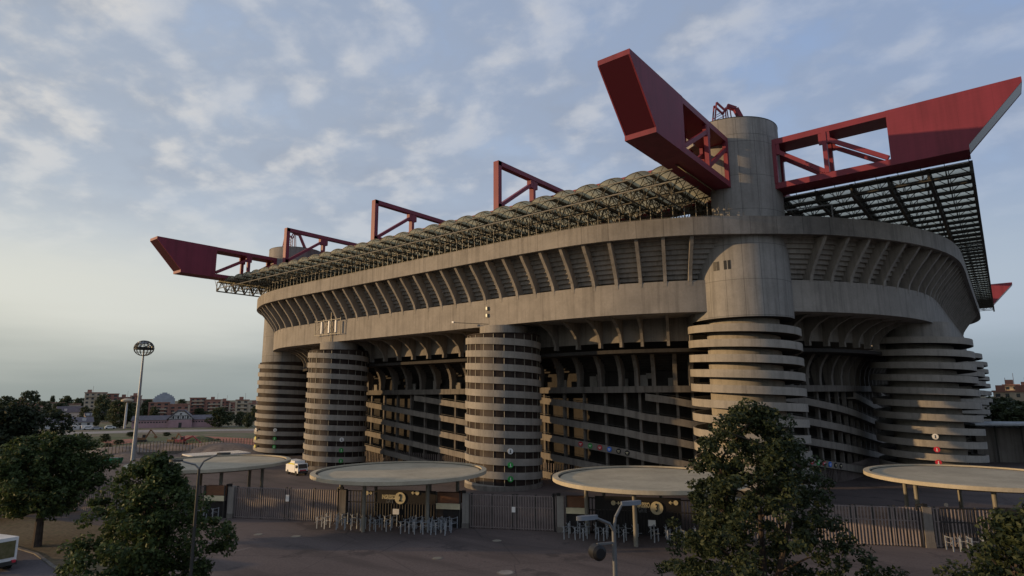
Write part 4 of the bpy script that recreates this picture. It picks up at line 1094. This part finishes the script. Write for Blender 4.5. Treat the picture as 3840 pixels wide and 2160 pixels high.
def house(u, v, wd, dep, h, hr, wall, label, rot=0.0):
    o = thing('house', label, 'house', (0, 0, 0))
    MB().box((0, dep/2, h/2), (wd, dep, h)).build('wall', wall, o)
    gable_roof(MB(), -wd/2, wd/2, 0, dep, h, hr).build('roof', 'slate_roof', o)
    wn = MB(); n = max(3, int(wd/4.5))
    for f in range(max(1, int(h/4))):
        for k in range(n): wn.box((-wd/2+wd*(k+.5)/n, -.04, 2.2+f*3.6), (1.4, .15, 1.7))
    wn.build('window', 'window_glass', o)
    dd = MB(); n = max(2, int(wd/9))
    for k in range(n): dd.box((-wd/2+wd*(k+.5)/n, dep*.22, h+(hr-h)*.45), (2.0, 2.4, 1.8))
    dd.build('dormer', 'white_wall', o)
    facing(o, G(u, v), rot)
house(184, 1055, 24, 9, 6, 11.5, 'white_wall', 'pale terraced house with dormers and steep slate roof left of the rounded willow', .1)
house(226, 1060, 6.5, 7, 4, 6.8, 'cream_wall', 'small cream house right of the dormered terrace', .1)
house(260, 1062, 6.5, 7, 7, 9.8, 'cream_wall', 'narrow cream house just left of the rounded willow', .1)
house(166, 1078, 27, 9, 3.6, 6.6, 'white_wall', 'long white stable house with grey roof behind the dark left trees', .1)
for i, (u, lb) in enumerate(((255, 'left white site cabin at the edge of the field'), (290, 'middle white site cabin at the edge of the field'), (328, 'right white site cabin at the edge of the field'))):
    o = thing('site_cabin', lb, 'cabin', (0, 0, 0), 'white site cabins')
    MB().box((0, 1.5, 1.2), (5.6, 2.6, 2.4)).build('wall', 'white_wall', o)
    mb = MB(); mb.box((-1.3, .17, 1.4), (1.0, .1, .9)); mb.box((1.4, .17, 1.1), (.9, .1, 1.8)); mb.build('window', 'window_glass', o)
    facing(o, G((172, 195, 219)[i], 1081), .1)
# mushroom shaped water tower light
mt = thing('water_tower', 'small pale mushroom shaped tower in front of the far willow trees', 'tower', (0, 0, 0))
MB().tube((0, 0, 0), (0, 0, 15.6), .7, .5, 12).build('stem', 'white_wall', mt, 40)
MB().lathe(0, 0, [(.5, 15.4), (3.3, 16.3), (3.3, 17.2), (1.5, 17.9), (.1, 18.0)], 20).build('head', 'cream_wall', mt, 30)
facing(mt, G(313, 1078))
# mesh fence round the site, and long white ribbed shelter beside the first canopy
sf = thing('site_fence', 'long grey mesh fence between the stadium forecourt and the building site', 'fence', (-182, -20, 0))
mb = MB(); A, B = G(262, 1150), G(634, 1133); n = 46
for k in range(n+1):
    p = A.lerp(B, k/n); MB().bar(p, p+Vector((0, 0, 4.3)), .16).build('post', 'dark_steel', sf)
mb = MB(); d = B-A; L = d.length; m_ = int(L/3.0)
for k in range(m_): p = A.lerp(B, k/m_); mb.bar(p+Vector((0, 0, .1)), p+Vector((0, 0, 3.9)), .05)
for z in (.2, 1.4, 2.7, 3.9): mb.bar(A+Vector((0, 0, z)), B+Vector((0, 0, z)), .06)
mb.build('mesh', 'grey_steel', sf)
mb = MB(); mb.bar(A+Vector((0, 0, .5)), B+Vector((0, 0, .5)), .4, 1.0); mb.build('plinth', 'concrete_old_shaded', sf)
sh = thing('ribbed_shelter', 'long low shelter with white ribbed roof panels behind the leftmost canopy', 'shelter', (-160, -20, 0))
A, B = G(484, 1151, 3.2), G(632, 1141, 3.2); n = 20; side_v = Vector((-(B-A).y, (B-A).x, 0)).normalized()*9.0
for k in range(n):
    p, q = A.lerp(B, (k+.06)/n), A.lerp(B, (k+.80)/n)
    mb = MB(); mb.add([p, q, q+side_v, p+side_v, p+Vector((0, 0, .35)), q+Vector((0, 0, .35)), q+side_v+Vector((0, 0, .35)), p+side_v+Vector((0, 0, .35))], [(3, 2, 1, 0), (4, 5, 6, 7), (0, 1, 5, 4), (1, 2, 6, 5), (2, 3, 7, 6), (3, 0, 4, 7)])
    mb.build('roof_panel', 'white_wall', sh)
mb = MB(); mb.bar(A-Vector((0, 0, 1.7)), B-Vector((0, 0, 1.7)), .3, 3.2); mb.bar(A+side_v-Vector((0, 0, .1)), B+side_v-Vector((0, 0, .1)), .3, .3)
for k in range(6):
    p = A.lerp(B, k/5)+side_v; mb.bar((p.x, p.y, 0), p, .25)
mb.build('frame', 'dark_steel', sh)
# debris mounds
rg = random.Random(9)
def mound(c, rx, ry, h, mat, label, name='soil_mound'):
    mb = MB(); n, m_ = 28, 7; vs = []; ph = [rg.uniform(0, 6.28) for _ in range(4)]
    for i in range(m_+1):
        f = i/m_
        for k in range(n):
            a = 2*math.pi*k/n; w_ = 1+.18*math.sin(2*a+ph[0])+.12*math.sin(5*a+ph[1])+.06*math.sin(9*a+ph[2]+5*f)
            vs.append((c[0]+rx*f*w_*math.cos(a), c[1]+ry*f*w_*math.sin(a), h*(1-f*f)*(1+.2*math.sin(3*a+ph[3])*f)-.02))
    fs = [(i*n+k, (i+1)*n+k, (i+1)*n+(k+1) % n, i*n+(k+1) % n) for i in range(m_) for k in range(n)]
    mb.add(vs, fs); o = mb.build(name, mat, None, 60, loc=(c[0], c[1], 0)); tag(o, label, 'mound'); return o
mound(G(560, 1136), 30, 12, 3.0, 'rubble', 'long brown soil mound beside the far left tower')
mound(G(420, 1132), 26, 10, 2.2, 'rubble', 'brown rubble mound right of the tall mast')
mound(G(300, 1140), 22, 9, 2.0, 'rubble', 'brown rubble mound left of the tall mast')
mound(G(505, 1112), 12, 6, 2.4, 'scrub', 'small grassy mound in the orange soil')

# ================================================================= TREES
def leaf_cloud(centres, radii, per, size, rng):
    n = len(centres); C = np.repeat(centres, per, 0); RR = np.repeat(radii, per)
    d = rng.normal(size=(n*per, 3)); d /= np.linalg.norm(d, axis=1)[:, None]
    pos = C+d*(RR*rng.uniform(.25, 1.0, n*per)**.6)[:, None]*np.array([1, 1, .72])
    nrm = rng.normal(size=(n*per, 3))+np.array([0, 0, .9])+d*.5; nrm /= np.linalg.norm(nrm, axis=1)[:, None]
    a = np.cross(nrm, rng.normal(size=(n*per, 3))); a /= np.linalg.norm(a, axis=1)[:, None]; b = np.cross(nrm, a)
    s = size*rng.uniform(.6, 1.3, n*per)[:, None]
    q = np.stack([pos-a*s, pos-b*s*.55+nrm*s*.1, pos+a*s, pos+b*s*.55+nrm*s*.1], 1).reshape(-1, 3)
    return q
def make_tree(h, rad, z0, shape, seed, n_cl, per, size, mat, label, group, pos, trunk_r, clr=1.15, cat='tree', name='tree', fork=2):
    rng = np.random.default_rng(seed); rp = random.Random(seed)
    o = thing(name, label, cat, (0, 0, 0), group)
    cs = []; tries = 0
    lob = [(rng.uniform(0, 6.28), rng.uniform(2, 5), rng.uniform(0, 6.28)) for _ in range(4)]
    while len(cs) < n_cl and tries < n_cl*40:
        tries += 1
        f = rng.uniform(0, 1); a = rng.uniform(0, 2*math.pi)
        rmax = rad*shape(f)*(1+.22*math.sin(2*a+lob[0][0]+4*f)+.16*math.sin(3*a+lob[1][0]-7*f)+.12*math.sin(5*a+9*f+lob[2][0]))
        r = rmax*rng.uniform(0, 1)**.42
        if rng.uniform() > (.25+.75*shape(f)): continue
        cs.append((r*math.cos(a), r*math.sin(a), z0+(h-z0)*f))
    cs = np.array(cs); rc = clr*rng.uniform(.6, 1.25, len(cs))
    q = leaf_cloud(cs, rc, per, size, rng)
    me = bpy.data.meshes.new('crown'); me.from_pydata((q*S).tolist(), [], np.arange(len(q)).reshape(-1, 4).tolist()); me.materials.append(MATS[mat])
    c = bpy.data.objects.new('crown', me); scn.collection.objects.link(c); c.parent = o
    mb = MB(); lean = (rp.uniform(-.3, .3), rp.uniform(-.3, .3))
    stems = []
    for k in range(fork):
        a = 2*math.pi*k/fork+rp.uniform(0, 1); s_ = .16*rad if fork > 1 else 0
        top = Vector((s_*math.cos(a)*2+lean[0], s_*math.sin(a)*2+lean[1], z0+(h-z0)*.72)); stems.append(top)
    split = Vector((0, 0, z0*.9+.1)); mb.tube((0, 0, -.1), split, trunk_r, trunk_r*.8, 10)
    for s_ in stems: mb.tube(split, s_, trunk_r*.7, trunk_r*.2, 8)
    for i in rng.choice(len(cs), min(len(cs), 46), replace=False):
        p = Vector(cs[i]); s_ = rp.choice(stems); zz = min(max(split.z, p.z-rp.uniform(1.0, 3.0)), s_.z)
        t_ = (zz-split.z)/max(.1, s_.z-split.z); b = split.lerp(s_, t_); mid = b.lerp(p, .55)+Vector((0, 0, .3))
        mb.tube(b, mid, trunk_r*.22, trunk_r*.14, 6, False); mb.tube(mid, p, trunk_r*.14, trunk_r*.05, 5, False)
    mb.build('trunk', 'bark', o)
    o.location = Vector(pos)*S; o.rotation_euler = (0, 0, rp.uniform(0, 6.28)); return o
dome = lambda f: math.sqrt(max(0, 1-(2*min(1, f*.92+.06)-1)**2))*(1.0 if f < .5 else .96)
egg = lambda f: (math.sin(math.pi*min(1, f**.75*.93+.07)))**.75
spire = lambda f: (1-f)**.78*.92+.10 if f > .12 else .6+3*f
make_tree(17.5, 8.7, 3.0, spire, 11, 510, 90, .155, 'leaf_ash', 'large loosely branched tree in the right foreground hiding part of gate three', None, atdepth(1888, 46), .42, .70, fork=3)
make_tree(13.4, 4.7, 1.4, lambda f: min(1.0, .55+1.2*f) if f < .55 else min(1.0, max(.08, 1.5*(1-f)**.62)), 19, 360, 82, .18, 'leaf_maple', 'bushy maple tree in the left foreground behind the dark double arm lamp', None, atdepth(408, 57), .40, .85)
make_tree(13.4, 6.5, 4.0, dome, 13, 330, 80, .24, 'leaf_maple', 'rounded maple tree on the grass verge at the left edge', None, G(92, 1376), .55, 1.05)
make_tree(17.2, 7.6, 2.0, dome, 14, 320, 60, .36, 'leaf_dark', 'dark broad tree at the left edge behind the rounded maple', None, atdepth(24, 128), .6, 1.5)
make_tree(12.2, 4.9, 1.5, egg, 15, 320, 80, .17, 'leaf_ash', 'leafy tree at the right edge in front of the rightmost canopy', None, atdepth(2552, 42), .35, .9)
make_tree(3.0, 2.0, .3, dome, 16, 60, 60, .18, 'leaf_maple', 'low shrub at the bottom right below the large tree', None, atdepth(2230, 38), .1, .5, 'shrub', 'shrub', 1)
# far trees: three crowns copied
protos = []
for i, (sh_, sd_) in enumerate(((dome, 21), (egg, 22), (spire, 23))):
    protos.append(make_tree(16, 7.5, 1.2, sh_, sd_, 150, 22, .75, 'leaf_far', 'x', 'trees beyond the building site', (0, 0, 0), .45, 1.7, fork=1, name='far_tree'))
far = [(302, 1076, 1003, 33, 0, 'broad rounded willow behind the mushroom shaped tower'), (253, 1062, 986, 26, 1, 'tall poplar like tree in front of the beige apartment block'),
       (345, 1066, 1022, 12, 0, 'small tree just right of the tall mast'), (370, 1054, 1000, 22, 1, 'tall tree right of the tall mast below the brick block'), (401, 1050, 1008, 12, 1, 'narrow tree left of the gabled building'),
       (437, 1052, 1024, 18, 0, 'dark rounded tree behind the gable of the pink building'), (474, 1052, 1029, 15, 0, 'low tree above the right roof of the pink building'), (500, 1053, 1026, 15, 0, 'small dark tree above the right end of the pink roof'),
       (552, 1075, 1024, 31, 0, 'round pale green tree at the right end of the pink building'), (602, 1073, 1034, 14, 0, 'dark tree beside the far left stadium tower'), (623, 1076, 1034, 14, 1, 'half hidden tree touching the far left stadium tower'),
       (70, 1040, 981, 27, 0, 'tall rounded tree breaking the skyline at the left'), (128, 1040, 994, 12, 2, 'pointed conifer on the left skyline'), (165, 1042, 991, 26, 1, 'bushy tree on the left skyline right of the conifer'),
       (196, 1044, 1000, 20, 0, 'low bushy tree left of the beige apartment block'), (222, 1050, 1008, 20, 1, 'tree in front of the left end of the beige block'), (10, 1040, 995, 24, 0, 'dark tree on the skyline at the left edge'),
       (140, 1062, 1028, 22, 0, 'tree above the white stable house'), (240, 1072, 1040, 13, 1, 'slim dark tree beside the small cream house'), (45, 1050, 1004, 30, 0, 'broad tree behind the dark left tree'), (105, 1052, 1008, 24, 0, 'tree on the left skyline between the rounded tree and the conifer'),
       (283, 1064, 1020, 18, 1, 'dark tree between the poplar and the rounded willow'), (330, 1060, 1012, 20, 0, 'tree behind the tall mast above the pink building'),
       (456, 1030, 1003, 13, 0, 'distant tree peeping between two brick blocks'), (530, 1056, 1034, 12, 0, 'small tree left of the round pale green tree'), (640, 1060, 1020, 12, 0, 'tree behind the far left stadium tower'), (385, 1058, 1022, 14, 0, 'low tree in front of the right end of the brick block with chimney'), (418, 1050, 1028, 12, 0, 'low tree left of the gable behind the pink roof'), (516, 1055, 1034, 12, 0, 'small tree below the reddish block with stair strips'), (580, 1060, 1036, 12, 0, 'small tree between the round pale green tree and the last dark tree'), (85, 1056, 1016, 22, 1, 'tree in front of the distant brick block with red roof'), (150, 1050, 1012, 22, 0, 'tree between the conifer and the bushy skyline tree'), (212, 1058, 1022, 14, 0, 'tree behind the small cream house'),
       (264, 1112, 1091, 15, 0, 'round dark shrub on the building site left of the mast'), (270, 1133, 1114, 12, 0, 'dark shrub by the fence left of the mast'), (299, 1118, 1106, 15, 0, 'low shrub near the orange soil left of the mast'),
       (518, 1114, 1105, 9, 0, 'tiny shrub on the orange soil'), (546, 1110, 1103, 8, 0, 'second tiny shrub right of the small grassy mound'), (419, 1097, 1087, 10, 0, 'low shrub below the pink building'), (330, 1098, 1086, 14, 0, 'green shrub beside the tall mast near the gravel track')]
used = set()
for u, v, vt, hw, k, lb in far:
    kk = 18.07/(v-1003.5+u*.006*1.0); h, r = (v-vt)*kk*.95, hw*kk*.85
    o = protos[k] if k not in used else copy_tree(protos[k]); used.add(k)
    o.location = G(u, v)*S; o.scale = (r/7.5, r/7.5, h/16); o.rotation_euler = (0, 0, u*.7); o['label'] = lb
    if 'shrub' in lb: o.name = 'shrub'; o['category'] = 'shrub'; o['group'] = 'shrubs on the building site'
for i, (u, d_, h, r, lb) in enumerate(((2545, 250, 15, 9, 'dark tree in front of the balcony block at the right edge'), (2510, 290, 16, 8, 'dark tree between the stadium towers and the right apartment block'), (2585, 230, 14, 9, 'dark tree at the extreme right edge'))):
    o = copy_tree(protos[0]); o.location = atdepth(u, d_)*S; o.scale = (r/7.5, r/7.5, h/16); o['label'] = lb; o['group'] = 'trees right of the stadium'
# right background: long low shelter roof
rs = thing('platform_roof', 'thin flat platform roof on posts beyond the right stadium towers', 'shelter', (60, 160, 0))
c = atdepth(2560, 210); MB().box((c.x, c.y, 10.2), (26, 14, .5), .4).build('roof', 'pale_steel', rs)
for k in range(5): MB().bar((c.x-11+k*5.4, c.y-3+k*2.2, 0), (c.x-11+k*5.4, c.y-3+k*2.2, 10), .4).build('post', 'dark_steel', rs)
MB().box((c.x, c.y+6, 4.5), (24, 6, 9), .4).build('wall', 'concrete_old_shaded', rs)
